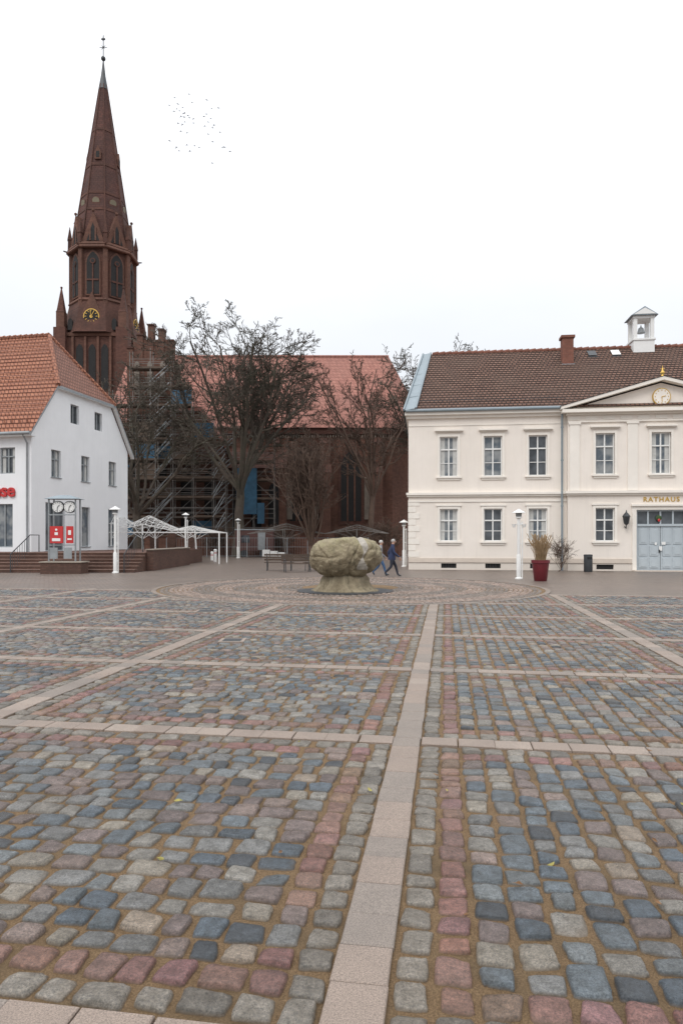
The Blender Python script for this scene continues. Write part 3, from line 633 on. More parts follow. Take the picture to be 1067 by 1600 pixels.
tree('bare_linden_tree',(18.6,86,0),24,8,.4,44,m_bark,limbs=9,ang=(14,50),levels=5,kids=(0,8,7,4,3),up=.03,limbL=.56,minr=.023,decay=.40,lf=.9)
tree('bare_climbing_shrub',(11.55,35.9,0),1.9,.2,.03,3,m_barkr,limbs=12,ang=(5,40),levels=3,kids=(0,7,5),up=.05,limbL=.7,minr=.006,decay=.5)
for i,(x,y,h) in enumerate(((-6.6,69,4.0),(4.3,66,4.5),(0.8,68,4.0),(-12.5,68,3.5))):
    tree('bare_shrub',(x,y,0),h,.3,.07,71+i,m_barkr,limbs=14,ang=(5,52),levels=3,kids=(0,8,6),up=.05,limbL=.6,minr=.018,decay=.5)

# ================================================================ PAVING
UX=np.array([.1517,.9884]); VX=np.array([.9884,-.1517]); ORG=np.array([-.326,0.])
FC=(0.3,24.0); FR=6.6
prng=np.random.default_rng(12)
PAL=np.array([[.062,.080,.097],[.085,.104,.118],[.125,.128,.126],[.168,.162,.146],[.195,.178,.148],[.118,.094,.088],[.155,.120,.105],[.042,.050,.058],[.108,.122,.128],[.18,.150,.118]])
WGT=np.array([.14,.16,.15,.11,.06,.12,.08,.06,.11,.02]); WGT/=WGT.sum()
WGTL=np.array([.11,.13,.16,.12,.09,.15,.10,.04,.09,.02]); WGTL/=WGTL.sum()
cob=[]
def addc(u,v,hu,hv,kind,left=False):
    P=ORG+UX*u+VX*v
    if P[1]<1.3 or abs(P[0])>.56*P[1]+3.2: return
    if math.hypot(P[0]-FC[0],P[1]-FC[1])<FR+.12: return
    if kind=='red' and prng.random()<.92: c=np.array([.172,.098,.080])*prng.uniform(.7,1.2)+prng.normal(0,.006,3)
    elif kind=='gray': c=np.array([.16,.148,.128])*prng.uniform(.6,1.25)
    else: c=PAL[prng.choice(len(PAL),p=WGTL if left else WGT)]*prng.uniform(.80,1.22)
    cob.append((P[0],P[1],UX[0],UX[1],hu,hv,*np.clip(c,.02,.6)))
us=[-1.0,2.22,5.76,8.9,12.1,15.2,18.3,21.4]; vs=[-15.3,-11.5,-7.7,-3.9,0,3.5,7.2,11,14.8]
SW=.118
def fill(a,b,mean,jit):
    out=[(a,a+.155),(a+.155,a+.315)]; x=a+.315; b2=b-.315
    k=max(1,int(round((b2-x)/mean))); w=prng.uniform(1-jit,1+jit,k); w=w/w.sum()*(b2-x)
    for q in w: out.append((x,x+q)); x+=q
    out+=[(b2,b2+.16),(b2+.16,b)]
    return out
GP=.0095
for i in range(len(vs)-1):
    for j in range(len(us)-1):
        v0,v1=vs[i]+SW,vs[i+1]-SW; u0,u1=us[j]+SW,us[j+1]-SW
        left=vs[i]<-.1
        if not left:
            cols=fill(v0,v1,.162,.10); nc=len(cols)
            for ci,(a,b) in enumerate(cols):
                rows=fill(u0,u1,.17,.32); nr_=len(rows)
                for ri,(c,d) in enumerate(rows):
                    e=min(ci,nc-1-ci,ri,nr_-1-ri); kind='gray' if e==0 else ('red' if e==1 else 'f')
                    addc((c+d)/2,(a+b)/2,(d-c)/2-GP,(b-a)/2-GP,kind)
        else:
            rows=fill(u0,u1,.158,.10); nr_=len(rows)
            for ri,(c,d) in enumerate(rows):
                cols=fill(v0,v1,.175,.32); nc=len(cols)
                for ci,(a,b) in enumerate(cols):
                    e=min(ci,nc-1-ci,ri,nr_-1-ri); kind='gray' if e==0 else ('red' if e==1 else 'f')
                    addc((c+d)/2,(a+b)/2,(d-c)/2-GP,(b-a)/2-GP,kind,True)
r=1.75
while r<FR-.05:
    w=.15; k=int(2*math.pi*r/.165); ph=prng.random()
    for q in range(k):
        t=2*math.pi*(q+ph)/k; band=int((r-1.75)/.75)%2
        c=np.array([.235,.178,.148] if band else [.15,.125,.108])*prng.uniform(.7,1.25)
        cob.append((FC[0]+r*math.cos(t),FC[1]+r*math.sin(t),math.cos(t),math.sin(t),w/2-.008,math.pi*r/k-.008,*c))
    r+=w
cob=np.array(cob)
def cobmesh(name,C_,n,htop,mat,ex=.42,jit=.018,power=13):
    K=len(C_); s=np.sign(np.linspace(-1,1,n))*np.abs(np.linspace(-1,1,n))**ex
    S_,T_=np.meshgrid(s,s,indexing='ij'); S_=S_.ravel();T_=T_.ravel(); nv=n*n
    sx=S_*(1-.075*T_**4); tx_=T_*(1-.075*S_**4)
    hz=np.clip((1-np.abs(S_)**power)*(1-np.abs(T_)**power),0,1)**.6
    cj=prng.normal(0,jit*.5,(K,2,2,2)); cj=np.clip(cj,-jit,jit)
    a=(S_+1)/2; b=(T_+1)/2
    off=(cj[:,0,0,:,None]*((1-a)*(1-b))+cj[:,1,0,:,None]*(a*(1-b))+cj[:,0,1,:,None]*((1-a)*b)+cj[:,1,1,:,None]*(a*b))
    lu=C_[:,4,None]*sx+off[:,0]; lv=C_[:,5,None]*tx_+off[:,1]
    edge=(np.maximum(np.abs(S_),np.abs(T_))>.85)
    lu=lu+prng.normal(0,.0020,(K,nv))*edge; lv=lv+prng.normal(0,.0020,(K,nv))*edge
    dx=C_[:,2,None]; dy=C_[:,3,None]
    X=C_[:,0,None]+lu*dx+lv*dy; Y=C_[:,1,None]+lu*dy-lv*dx
    h=htop+prng.normal(0,.004,(K,1)); tilt=prng.normal(0,.0035,(K,2))
    lump=prng.normal(0,.0016,(K,nv))
    dome=-.003*(S_**2+T_**2)
    Z=-.004+(h+dome+tilt[:,:1]*S_+tilt[:,1:]*T_+lump)*hz
    co=np.stack([X,Y,Z],-1).reshape(-1,3)
    i,j=np.meshgrid(np.arange(n-1),np.arange(n-1),indexing='ij'); q=(i*n+j).ravel()
    f=np.stack([q,q+1,q+n+1,q+n],-1)[:,::-1]
    F=(f[None]+(np.arange(K)*nv)[:,None,None]).reshape(-1,4)
    F=F[:,::-1].copy()
    me=bpy.data.meshes.new(name); me.vertices.add(len(co)); me.vertices.foreach_set('co',co.ravel().astype(np.float32))
    me.loops.add(F.size); me.loops.foreach_set('vertex_index',F.ravel().astype(np.int32))
    me.polygons.add(len(F)); me.polygons.foreach_set('loop_start',np.arange(0,F.size,4,dtype=np.int32)); me.polygons.foreach_set('loop_total',np.full(len(F),4,dtype=np.int32))
    me.polygons.foreach_set('use_smooth',np.ones(len(F),dtype=bool))
    me.update(calc_edges=True); me.validate()
    if me.polygons[0].normal.z<0: me.flip_normals()
    ca=me.color_attributes.new('Col','FLOAT_COLOR','POINT')
    cc=np.ones((K,nv,4),dtype=np.float32); cc[:,:,:3]=C_[:,None,6:9]; ca.data.foreach_set('color',cc.ravel())
    me.materials.append(mat); o=bpy.data.objects.new(name,me); COL.objects.link(o)
    return o
dist=cob[:,1]
CP=bpy.data.objects.new('cobblestone_paving',None); COL.objects.link(CP)
a_=cobmesh('cobbles_near',cob[dist<8],9,.036,m_cob); b_=cobmesh('cobbles_far',cob[dist>=8],5,.036,m_cob,ex=.28)
a_.parent=CP; b_.parent=CP
SL=G('granite_slab_strips')
def slab(u0,u1,v0,v1):
    g=.003; c=ORG+UX*(u0+u1)/2+VX*(v0+v1)/2
    if c[1]<1.2 or abs(c[0])>.56*c[1]+3.4 or math.hypot(c[0]-FC[0],c[1]-FC[1])<FR+.1: return
    z=.0310+random.uniform(-.002,.002); bv=.005; vsx=[]
    sj=random.uniform(-.005,.005)
    for (ins,zz) in ((0,-.01),(0,z-bv),(bv,z)):
        for a,b in ((u0+g+ins,v0+g+ins+sj),(u1-g-ins,v0+g+ins+sj),(u1-g-ins,v1-g-ins+sj),(u0+g+ins,v1-g-ins+sj)):
            P=ORG+UX*a+VX*b; vsx.append((P[0],P[1],zz))
    fs=[(8,11,10,9)]
    for L0 in (0,4):
        for k in range(4): fs.append((L0+k,L0+4+k,L0+4+(k+1)%4,L0+(k+1)%4))
    SL.add('slabs',random.choice((m_slab,m_slab,m_slab2,m_slab3)),vsx,fs)
for v in vs:
    u=.9
    while u<21.5:
        l=random.choice((.24,.28,.33)); slab(u,u+l,v-SW+.004,v+SW-.004); u+=l
for u in us[1:]:
    for i in range(len(vs)-1):
        v=vs[i]+SW; e=vs[i+1]-SW; k=int(round((e-v)/.29)); l=(e-v)/k
        for q in range(k): slab(u-SW+.016,u+SW-.016,v+q*l,v+(q+1)*l)
SL.done()
def sheet(name,pts,z,mat):
    me=bpy.data.meshes.new(name); me.from_pydata([(x,y,z) for x,y in pts],[],[tuple(range(len(pts)))]); me.materials.append(mat)
    o=bpy.data.objects.new(name,me); COL.objects.link(o); return o
sheet('ground',[(-900,-900),(900,-900),(900,900),(-900,900)],0,m_paving)
def uv(u,v): 
    P=ORG+UX*u+VX*v; return (P[0],P[1])
sheet('sand_bed_paving',[uv(-1,-15.4),uv(21.5,-15.4),uv(21.5,14.9),uv(-1,14.9)][::-1],.010,m_sand)
sheet('sand_ring_paving',[(FC[0]+6.62*math.cos(t*math.pi/48),FC[1]+6.62*math.sin(t*math.pi/48)) for t in range(96)],.014,m_sand)
RK=G('paving_ring_kerb')
for q in range(150):
    t0=2*math.pi*q/150+.001; t1=2*math.pi*(q+1)/150-.001; vv=[]
    for z in (-.01,.033):
        for rr,t in ((FR-.02,t0),(FR+.14,t0),(FR+.14,t1),(FR-.02,t1)): vv.append((FC[0]+rr*math.cos(t),FC[1]+rr*math.sin(t),z))
    RK.add('kerb_stones',random.choice((m_slab3,m_slab3,m_slab)),vv,[(4,5,6,7),(0,1,5,4),(1,2,6,5),(2,3,7,6),(3,0,4,7)])
RK.done()
FB=G('far_paving_bands')
for u in (24.5,27.7,31): 
    for a,b in ((-18,-8.0),(8.0,14)):
        p=[uv(u-.12,a),uv(u-.12,b),uv(u+.12,b),uv(u+.12,a)]; FB.add('bands',m_slab,[(x,y,.005) for x,y in p],[(3,2,1,0)])
FB.done()
DC=G('drain_covers')
for (x,y,w,l) in ((-3.1,15.9,.45,.45),(-7.5,20,.5,.5),(6.6,13.4,.35,.35),(-1.8,11.3,.3,.3)):
    DC.box('frame',m_slab2,x-w/2-.06,x+w/2+.06,y-l/2-.06,y+l/2+.06,.0,.040); DC.box('cover',m_dark,x-w/2,x+w/2,y-l/2,y+l/2,.01,.043)
DC.done()
LV=G('fallen_leaves')
ml=M('leaf',(.30,.26,.06),.7,.4,40,0); ml2=M('leaf_brown',(.16,.08,.03),.7,.4,40,0)
for i in range(60):
    y=random.uniform(2.6,15); x=random.uniform(-.5,.5)*y; a=random.random()*6.28; s=random.uniform(.012,.028)
    z=.048; pts=[(x+s*math.cos(a+t)*k,y+s*math.sin(a+t)*k,z+random.uniform(-.004,.01)) for t,k in ((0,1.2),(1,.6),(2.2,.6),(3.14,1.1),(4.1,.6),(5.3,.6))]
    LV.add('leaves',random.choice((ml,ml2,ml2)),pts,[(0,1,2,3,4,5)])
LV.done()

# ================================================================ FOUNTAIN
F=G('boulder_fountain',(0.12,22.2,0))
import bmesh
bm=bmesh.new(); bmesh.ops.create_icosphere(bm,subdivisions=7,radius=1)
for v in bm.verts:
    c=v.co.normalized(); p=3.5
    k=(abs(c.x)**p+abs(c.y)**p+abs(c.z)**p)**(-1/p); c=c*k
    c=Vector((c.x*1.16,c.y*1.0,c.z*.65))
    if c.z<0: f=1-.36*(min(1,-c.z/.64))**1.6; c.x*=f; c.y*=f
    else: f=1-.12*(c.z/.64)**2; c.x*=f;c.y*=f
    c.z+=.03*c.x
    q=c*1.1+Vector((3,1,7)); d=noise.fractal(q*1.1,1.,2.,3)*.10
    w1=noise.noise(c*1.3)*.35
    for xc,dp in ((-.52,.035),(.18,.045),(.76,.04)):
        d-=dp*math.exp(-((c.x+w1*(1+c.z)-xc)/.05)**2)
    d-=.025*math.exp(-((c.z-.1+w1*.8)/.05)**2)
    d+=noise.fractal(q*6,1.,2.,5)*.022
    v.co=c+c.normalized()*d+Vector((0.02,0,1.10))
me=bpy.data.meshes.new('boulder'); bm.to_mesh(me); bm.free(); me.materials.append(m_rock); me.materials.append(m_rockpale)
for p in me.polygons:
    p.use_smooth=True
    c=p.center
    if .46+.10*math.sin(c.z*6)<c.x<.64+.07*math.sin(c.z*9+1) and c.y<.2 and c.z>.75: p.material_index=1
o=bpy.data.objects.new('boulder',me); COL.objects.link(o); o.parent=F.e
n=96; prof=[(1.10,-.03),(1.07,.05),(.95,.11),(.84,.2),(.77,.32),(.75,.45),(.6,.62)]
vv=[];ff=[]
for i,(r,z) in enumerate(prof):
    for j in range(n):
        t=2*math.pi*j/n; rr=r*(1+.05*math.sin(t*11+.5*math.sin(t*3))+.06*noise.noise(Vector((math.cos(t)*3,math.sin(t)*3,z*3)))); vv.append((rr*math.cos(t),rr*.85*math.sin(t),z))
for i in range(len(prof)-1):
    for j in range(n): ff.append((i*n+j,i*n+(j+1)%n,(i+1)*n+(j+1)%n,(i+1)*n+j))
F.add('pedestal',m_rock,vv,ff,True)
F.lathe('drain_grate',m_dark,[(1.55,.0),(1.55,.045),(1.1,.045)],(0,0,0),40)
F.done()

# ================================================================ STREET FURNITURE
def lamp(loc,h):
    g=G('street_lamp',loc)
    g.lathe('foot',m_whitepaint,[(.16,0),(.16,.04),(.10,.08),(.10,1.0),(.075,1.06)],(0,0,0),12)
    g.cyl('pole',m_whitepaint,(0,0,1.0),(0,0,h-.35),.068,n=10)
    g.cyl('side_pole',m_whitepaint,(.15,0,0),(.15,0,h-.5),.028,n=6)
    for z in (.6,1.5,h-.6): g.box('pole_clamps',m_whitepaint,0.05,.16,-.02,.02,z,z+.04)
    g.lathe('lantern_collar',m_whitepaint,[(.07,0),(.13,.02),(.13,.08)],(0,0,h-.38),12)
    g.lathe('lantern_glass',m_glass,[(.12,0),(.14,.17)],(0,0,h-.30),12)
    g.lathe('lantern_hat',m_whitepaint,[(.29,0),(.28,.03),(.13,.11),(.03,.17)],(0,0,h-.14),16)
    g.cyl('lantern_knob',m_whitepaint,(0,0,h),(0,0,h+.06),.02,n=6)
    return g.done()
lamp((-11.45,34.6,0),3.35); lamp((-11.8,51.8,0),3.7); lamp((-9.46,62.5,0),3.6); lamp((3.9,42.7,0),2.9); lamp((7.62,29.4,0),2.98)
sp=G('lamp_spotlights',(7.62,29.4,0))
for s in (-1,1):
    sp.cyl('bracket',m_whitepaint,(0,0,2.35),(.22*s,-.05,2.35),.018,n=6); sp.lathe('spot',m_whitepaint,[(.05,0),(.09,.14)],(.22*s,-.05,2.22),10)
sp.done()
K=G('street_clock_stand',(-13.85,34.2,0))
K.box('brick_base',m_brickred,-1.0,1.0,-.5,.5,-.05,.55); K.box('base_coping',m_stonepale,-1.05,1.05,-.55,.55,.552,.61)
for x in (-.66,.66):
    for y in (-.3,.3): K.cyl('posts',m_steel,(x,y,.6),(x,y,3.75),.04,n=8)
K.add('roof_hat',m_zinc,[(-.85,-.5,3.72),(.85,-.5,3.72),(.85,.5,3.72),(-.85,.5,3.72),(-.3,0,3.92),(.3,0,3.92)],[(0,1,5,4),(1,2,5),(2,3,4,5),(3,0,4),(3,2,1,0)])
for x in (-.22,.36):
    K.cyl('clock_rim',m_dark,(x,-.30,3.32),(x,-.16,3.32),.30,n=28); K.cyl('clock_face',m_whitepaint,(x,-.315,3.32),(x,-.28,3.32),.265,n=28)
    K.cyl('clock_hands',m_dark,(x,-.33,3.32),(x+.1,-.33,3.42),.016,n=4); K.cyl('clock_hands',m_dark,(x,-.33,3.32),(x-.03,-.33,3.10),.014,n=4)
    for q in range(12):
        t=q*math.pi/6; K.box('clock_marks',m_dark,x+.22*math.sin(t)-.012,x+.22*math.sin(t)+.012,-.322,-.316,3.32+.22*math.cos(t)-.02,3.32+.22*math.cos(t)+.02)
K.box('crossbar',m_steel,-.66,.66,-.34,-.28,2.9,2.96); K.box('crossbar',m_steel,-.66,.66,-.34,-.28,1.4,1.45)
K.box('red_panel',m_red,-.56,.08,-.42,-.34,1.52,2.36); K.box('red_panel',m_red,.24,.58,-.40,-.34,1.52,2.36)
K.box('panel_text_field',m_whitepaint,-.45,-.04,-.432,-.422,1.62,1.76); K.box('panel_text_field',m_whitepaint,-.32,-.16,-.432,-.422,1.92,2.06); K.ball('panel_mark',m_whitepaint,(-.24,-.43,2.18),(.06,.012,.06),10)
K.box('panel_mark_two',m_whitepaint,.34,.48,-.412,-.402,1.93,2.16); K.box('panel_mark_two',m_whitepaint,.30,.52,-.412,-.402,1.68,1.76)
for x in (-.4,.3): K.box('notice_board',m_steel,x-.2,x+.2,-.37,-.33,.75,1.3)
K.done()
def canopy(name,loc,humps,Lx,Ly,zb,mat,rr=1.,ends=True):
    g=G(name,loc); nx=40; ny=6
    def P(i,j):
        x=Lx*i/nx; h=0
        for (c,wd,hh) in humps: h=max(h,hh*max(0,1-abs((i/nx)-c)/wd)**1.15)
        return Vector((x,Ly*j/ny,zb+h*(.45+.55*math.sin(math.pi*j/ny))))
    for i in range(nx+1):
        for j in range(ny+1):
            if i<nx: g.cyl('lattice',mat,P(i,j),P(i+1,j),(.034 if j in(0,ny) else .022)*rr,n=4)
            if j<ny and i%2==0: g.cyl('lattice',mat,P(i,j),P(i,j+1),.018*rr,n=4)
            if i<nx-1 and j<ny and i%2==0: g.cyl('lattice',mat,P(i,j),P(i+2,j+1),.014*rr,n=4)
    for (c,wd,hh) in humps:
        i=int(c*nx)
        for j in (0,ny):
            for di in (-6,-3,3,6):
                if 0<=i+di<=nx: g.cyl('fan_struts',mat,(Lx*c,Ly*j/ny,zb-.45),P(i+di,j),.02*rr,n=4)
            g.cyl('posts',mat,(Lx*c,Ly*j/ny,0),P(i,j),.055*rr,n=8)
    if ends:
        for i in (0,nx):
            for j in (0,ny): g.cyl('posts',mat,(Lx*i/nx,Ly*j/ny,0),P(i,j),.05,n=8)
        for j in (0,ny): g.cyl('tie_beams',mat,(0,Ly*j/ny,zb),(Lx,Ly*j/ny,zb),.034*rr,n=5)
    return g.done()
canopy('white_lattice_pergola',(-16.4,47.5,0),[(.05,.25,1.45),(.33,.36,1.25),(.72,.3,.5)],7.9,3.2,2.2,m_whitepaint)
canopy('steel_lattice_pergola',(-8.4,61.0,0),[(.27,.3,1.0),(.78,.26,.9)],12.6,2.0,2.2,m_scaf,.6,False)
BW=G('brick_wall_piers')
for x in (-14.8,-13.4,-12.0): BW.box('pier',m_brickred,x-.28,x+.28,53.8,54.3,0,2.2)
BW.box('low_wall',m_brickred,-15,-12.3,54.0,54.25,0,.9)
BW.done()
CW=G('churchyard_brick_wall')
CW.box('wall',m_brick,-20,6.2,69.4,69.7,0,1.9); CW.box('coping',m_brickdark,-20.05,6.25,69.35,69.75,1.902,2.05)
for x in (-19,-15.5,-12,-8,-4.5,-1,2.5,6): CW.box('pillar',m_brick,x-.3,x+.3,69.3,69.8,0,2.3)
CW.done()
def bench(loc,rzz):
    g=G('park_bench',loc,rzz)
    for i in range(4): g.box('seat_slats',m_wood,-.8,.8,-.24+i*.12,-.14+i*.12,.43,.465)
    for i in range(3): g.box('back_slats',m_wood,-.8,.8,.25+i*.02,.28+i*.02,.56+i*.13,.66+i*.13)
    for x in (-.65,.65):
        g.tube('legs',m_dark,[(x,-.22,0),(x,-.2,.43),(x,.24,.43),(x,.32,.95)],[.022]*4,6); g.tube('legs',m_dark,[(x,.26,0),(x,.24,.43)],[.022]*2,6)
        g.tube('armrests',m_dark,[(x,-.2,.43),(x,-.2,.64),(x,.26,.66)],[.018]*3,6)
    return g.done()
bench((-2.3,35.6,0),.25); bench((-1.3,37.2,0),-.5); bench((-3.4,37.4,0),math.pi)
PL=G('ornamental_grass_planter',(8.15,28.0,0))
PL.lathe('pot',m_planter,[(.24,0),(.26,.02),(.34,.72),(.375,.74),(.375,.86),(.32,.86),(.31,.78)],(0,0,0),28)
PL.lathe('soil',m_dark,[(.31,0),(.31,.02)],(0,0,.76),20)
rg=random.Random(2)
for i in range(330):
    a=rg.random()*6.28; r=rg.uniform(0,.2); t=rg.uniform(.02,.36); h=rg.uniform(.55,1.12)
    x,y=r*math.cos(a),r*math.sin(a); dx,dy=t*math.cos(a),t*math.sin(a)
    PL.tube('grass_stems',m_straw,[(x,y,.78),(x+dx*.4,y+dy*.4,.78+h*.6),(x+dx,y+dy,.78+h)],[.006,.005,.003],3,caps=False)
    if i%3==0: PL.tube('grass_plumes',m_straw,[(x+dx*.8,y+dy*.8,.78+h*.85),(x+dx,y+dy,.78+h),(x+dx*1.15,y+dy*1.15,.78+h*1.06)],[.008,.018,.004],4,caps=False)
PL.done()
LB=G('litter_bin',(12.95,35.9,0)); LB.lathe('body',m_bin,[(.2,0),(.22,.03),(.22,.85),(.23,.86),(.23,.9),(.17,.92)],(0,0,0),18); LB.box('slot',m_opening,-.12,.12,-.235,-.2,.68,.78); LB.done()
for p,h in (((-13.2,50,0),.7),((-9.6,52,0),.95),((-10.6,56,0),.7)):
    g=G('bollard',p); g.lathe('post',m_whitepaint,[(.11,0),(.11,h-.12),(.13,h-.1),(.12,h-.02),(.05,h+.02)],(0,0,0),12); g.lathe('band',m_red,[(.114,0),(.114,.06)],(0,0,h-.3),12); g.done()
TR=G('site_trailer',(-8.4,66.5,0))
mtr=M('trailer_red_brown',(.10,.045,.038),.6,.2,2,.1)
TR.box('body',mtr,-1.8,1.8,-1.0,1.0,.6,2.6); TR.box('roof',m_steel,-1.85,1.85,-1.05,1.05,2.602,2.72)
TR.box('window',m_glassd,-1.2,-.4,-1.03,-1.001,1.4,2.1); TR.box('door',m_steel,.4,1.1,-1.03,-1.001,.7,2.4)
for x in (-.9,.9): TR.cyl('wheel',m_dark,(x,-1.02,.35),(x,-.8,.35),.35,n=16)
for i in range(9): TR.box('cladding_ribs',mtr,-1.75+i*.42,-1.71+i*.42,-1.02,-1.002,.62,2.58)
TR.done()
SF=G('construction_fence')
for i in range(11):
    x=-16.5+i*1.9; SF.cyl('posts',m_steel,(x,64.5,0),(x,64.5,1.9),.04,n=5)
    if i<10:
        for z in (.15,1.0,1.85): SF.cyl('rails',m_steel,(x,64.5,z),(x+1.9,64.5,z),.02,n=4)
        for q in range(1,8): SF.cyl('wires',m_steel,(x+q*.24,64.5,.15),(x+q*.24,64.5,1.85),.008,n=3)
SF.done()
PB=G('stacked_building_material',(-6.3,63.5,0))
for i in range(3): PB.box('wrapped_pallets',m_whitepaint,-1.0+i*.72,-.36+i*.72,-.4,.4,.15,.75-.12*i)
for i in range(3): PB.box('pallets',m_plank,-1.02+i*.72,-.34+i*.72,-.42,.42,.0,.14)
PB.done()

# ================================================================ PEOPLE
m_skin=M('skin',(.50,.30,.22),.6,.05,8,0); m_hairg=M('grey_hair',(.42,.40,.38),.8,.2,30,.1); m_lips=M('lips',(.35,.14,.12),.6,.05,8,0)
def person(name,loc,head,jacket,trous,hair,s=1.,ph=1.):
    em=G(name,loc,head)
    V=[];E=[];Rr=[]
    def av(p,r,par=None):
        V.append(Vector(p)*s); Rr.append(r*s); 
        if par is not None: E.append((par,len(V)-1))
        return len(V)-1
    pel=av((0,0,.95),.15); sp_=av((.01,0,1.13),.145,pel); ch=av((.03,0,1.33),.165,sp_); nb=av((.045,0,1.47),.085,ch); nk=av((.06,0,1.54),.058,nb)
    hd=av((.085,0,1.62),.085,nk); ht=av((.085,0,1.70),.085,hd)
    palms=[]
    for sd,sw in ((1,ph),(-1,-ph)):
        sh=av((.03,.175*sd,1.40),.075,ch); el=av((-.03-.10*sw,.235*sd,1.15),.056,sh); wr=av((.03-.22*sw+.08,.25*sd,.93),.036,el); pm=av((.05-.24*sw+.08,.25*sd,.86),.032,wr); palms.append((Vector((.05-.24*sw+.08,.25*sd,.86)),sd))
        hp=av((0,.09*sd,.88),.105,pel)
        if sw>0: kn=(.20,.095*sd,.50); an=(.30,.095*sd,.10); to=(.46,.10*sd,.05); 
        else: kn=(-.04,.095*sd,.49); an=(-.33,.095*sd,.20); to=(-.24,.10*sd,.05)
        k=av(kn,.07,hp); a=av(an,.048,k); t=av(to,.04,a)
    me=bpy.data.meshes.new('body'); me.from_pydata(V,E,[]); ob=bpy.data.objects.new('tmp',me); COL.objects.link(ob)
    md=ob.modifiers.new('s','SKIN'); 
    for i,rr in enumerate(Rr):
        d=me.skin_vertices[0].data[i]; d.radius=(rr,rr); d.use_root=(i==0)
    ob.modifiers.new('ss','SUBSURF').levels=2
    dg=bpy.context.evaluated_depsgraph_get(); ev=ob.evaluated_get(dg); m2=bpy.data.meshes.new_from_object(ev)
    bpy.data.objects.remove(ob)
    m2.materials.clear()
    for mm in (jacket,trous,m_skin,m_dark): m2.materials.append(mm)
    for p in m2.polygons:
        z=p.center.z/s; y=abs(p.center.y)/s; p.use_smooth=True
        p.material_index=2 if z>1.51 or (y>.2 and z<.925) else (0 if z>.86 or (y>.19 and z>.8) else (1 if z>.115 else 3))
        if z<.26 and p.center.x<-.28*s: p.material_index=3 if z<.17 else 1
    o=bpy.data.objects.new('body',m2); COL.objects.link(o); o.parent=em.e
    em.T=Matrix.Scale(s,4)
    for pv,sd in palms:
        for q,(dx,l) in enumerate(((-.026,.06),(-.009,.075),(.009,.08),(.026,.07))):
            em.tube('fingers',m_skin,[pv+Vector((dx,0,-.015)),pv+Vector((dx*1.1,-.005*sd,-.02-l*.55)),pv+Vector((dx*1.1,-.02*sd,-.02-l))],[.010,.009,.007],6)
        em.tube('fingers',m_skin,[pv+Vector((.022,0,.01)),pv+Vector((.05,-.01*sd,-.02)),pv+Vector((.055,-.015*sd,-.05))],[.012,.01,.008],6)
    em.ball('hair',hair,(.066,0,1.69),(.103,.092,.095),14)
    em.ball('nose',m_skin,(.188,0,1.645),(.02,.014,.024),8)
    for sd in(-1,1): em.ball('ears',m_skin,(.085,.092*sd,1.65),(.02,.012,.032),8); em.ball('eyes',m_dark,(.168,.033*sd,1.672),(.008,.011,.007),6)
    em.box('mouth',m_lips,.165,.172,-.022,.022,1.597,1.604)
    em.tube('collar',jacket,[(.045,0,1.46),(.055,0,1.535)],[.09,.078],12)
    em.tube('jacket_hem',jacket,[(0,0,.80),(0,0,.92),(.01,0,1.05)],[.178,.172,.15],14)
    em.done()
m_navy=M('navy_jacket',(.018,.03,.08),.75,.2,10,.2); m_trd=M('dark_trousers',(.022,.026,.04),.85,.2,10,.1)
m_jean=M('blue_jeans',(.05,.11,.22),.85,.2,10,.1)
person('walking_man',(2.28,31.0,0),0.05,m_navy,m_trd,m_hairg,.97)
person('walking_woman',(1.78,31.9,0),0.1,M('grey_coat',(.28,.28,.30),.8,.15,10,.1),m_jean,M('white_hair',(.55,.53,.5),.8,.2,30,.1),.94,-1)

BF=G('bird_flock',(-17.4,80,49.9))
rg=random.Random(5); mb=M('bird_grey',(.14,.14,.15),.8,.1,5,0)
for i in range(46):
    x=rg.gauss(0,1.7); z=-x*.25+rg.gauss(0,1.9); y=rg.uniform(-3,3)
    if abs(z)>4.0: z*=.5
    w=rg.uniform(.32,.48); f=rg.uniform(-.1,.3); t=rg.uniform(.1,.5)
    BF.add('birds',mb,[(x-.28,y,z+.03),(x,y+.06,z+.05),(x+.3,y,z),(x,y-.06,z-.06)],[(0,1,2,3)])
    BF.add('birds',mb,[(x-.08,y,z),(x+.13,y,z),(x-.16,y+w*.5,z+.1+w*.5)],[(0,1,2)]); BF.add('birds',mb,[(x-.08,y,z),(x+.13,y,z),(x-.2-t*.3,y-w*.5,z-w*.6+f)],[(0,1,2)])
BF.done()

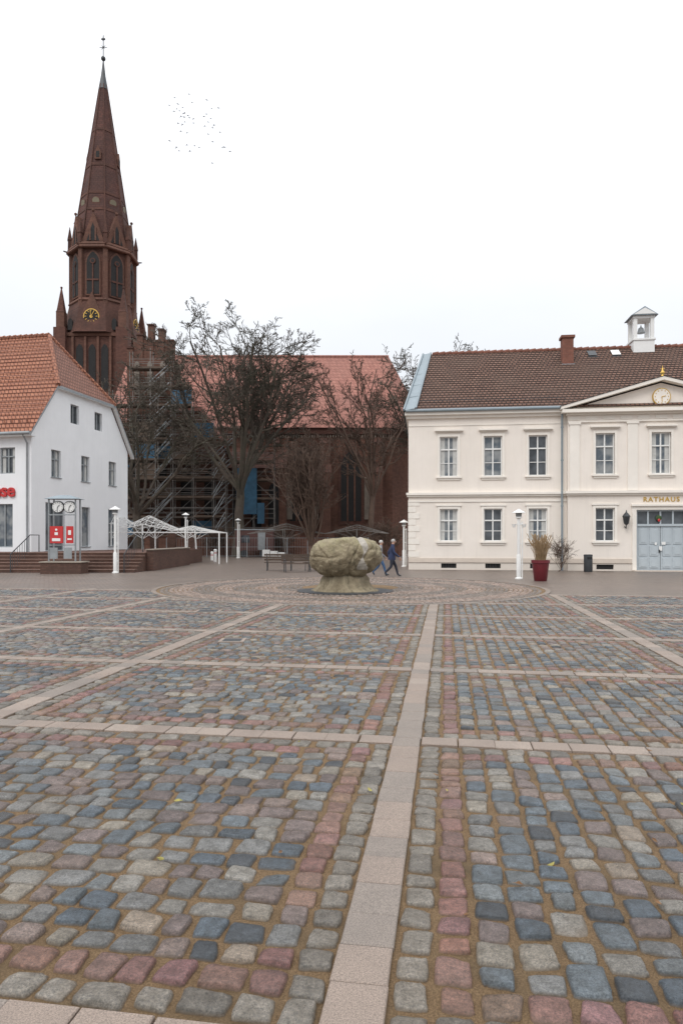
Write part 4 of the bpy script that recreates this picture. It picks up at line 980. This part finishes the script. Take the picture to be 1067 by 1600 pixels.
# ================================================================ LIGHT / SKY / CAMERA
w=bpy.data.worlds.new('World'); scene.world=w; w.use_nodes=True; nt=w.node_tree
bg=nt.nodes['Background']; sky=N(nt,'ShaderNodeTexSky'); sky.sky_type='NISHITA'; sky.sun_disc=False
tc=N(nt,'ShaderNodeTexCoord').outputs['Generated']
sx=N(nt,'ShaderNodeSeparateXYZ'); nt.links.new(tc,sx.inputs[0])
mr=N(nt,'ShaderNodeMapRange'); nt.links.new(sx.outputs[2],mr.inputs[0]); mr.inputs[1].default_value=0; mr.inputs[2].default_value=1
mr.inputs[3].default_value=0; mr.inputs[4].default_value=1
pw=N(nt,'ShaderNodeMath',operation='POWER'); nt.links.new(mr.outputs[0],pw.inputs[0]); pw.inputs[1].default_value=1.6
grad=mixc(nt,pw.outputs[0],(7.75,8.1,8.6),(22.5,22.6,22.9))
mp=N(nt,'ShaderNodeMapping'); mp.inputs['Scale'].default_value=(1,1,2.6); nt.links.new(tc,mp.inputs[0])
cl=ramp(nt,noisen(nt,mp.outputs[0],1.6,5,.5),.3,.7)
cloud=mixc(nt,1.0,grad,mixc(nt,cl,(.92,.93,.945),(1.05,1.045,1.04)),'MULTIPLY')
for n_ in nt.nodes:
    if n_.bl_idname=='ShaderNodeMix': n_.clamp_result=False
fin=mixc(nt,.95,sky.outputs[0],cloud)
nt.links.new(fin,bg.inputs['Color']); bg.inputs['Strength'].default_value=.1
sd=bpy.data.lights.new('sun','SUN'); sd.energy=1.15; sd.angle=math.radians(25); sd.color=(1,.965,.92)
so=bpy.data.objects.new('sun',sd); COL.objects.link(so)
dirv=Vector((-.45,-.75,.9)).normalized(); so.rotation_euler=dirv.to_track_quat('Z','Y').to_euler()
sky.sun_elevation=math.asin(dirv.z); sky.sun_rotation=math.atan2(dirv.x,dirv.y)
scene.view_settings.view_transform='Standard'; scene.view_settings.look='None'; scene.view_settings.exposure=0
cam=bpy.data.cameras.new('camera'); co=bpy.data.objects.new('camera',cam); COL.objects.link(co)
co.location=(0,0,1.7); co.rotation_euler=(math.pi/2,0,0)
cam.sensor_fit='VERTICAL'; cam.sensor_height=36; cam.lens=24; cam.shift_y=43/1600; cam.clip_end=3000; cam.clip_start=.05
scene.camera=co
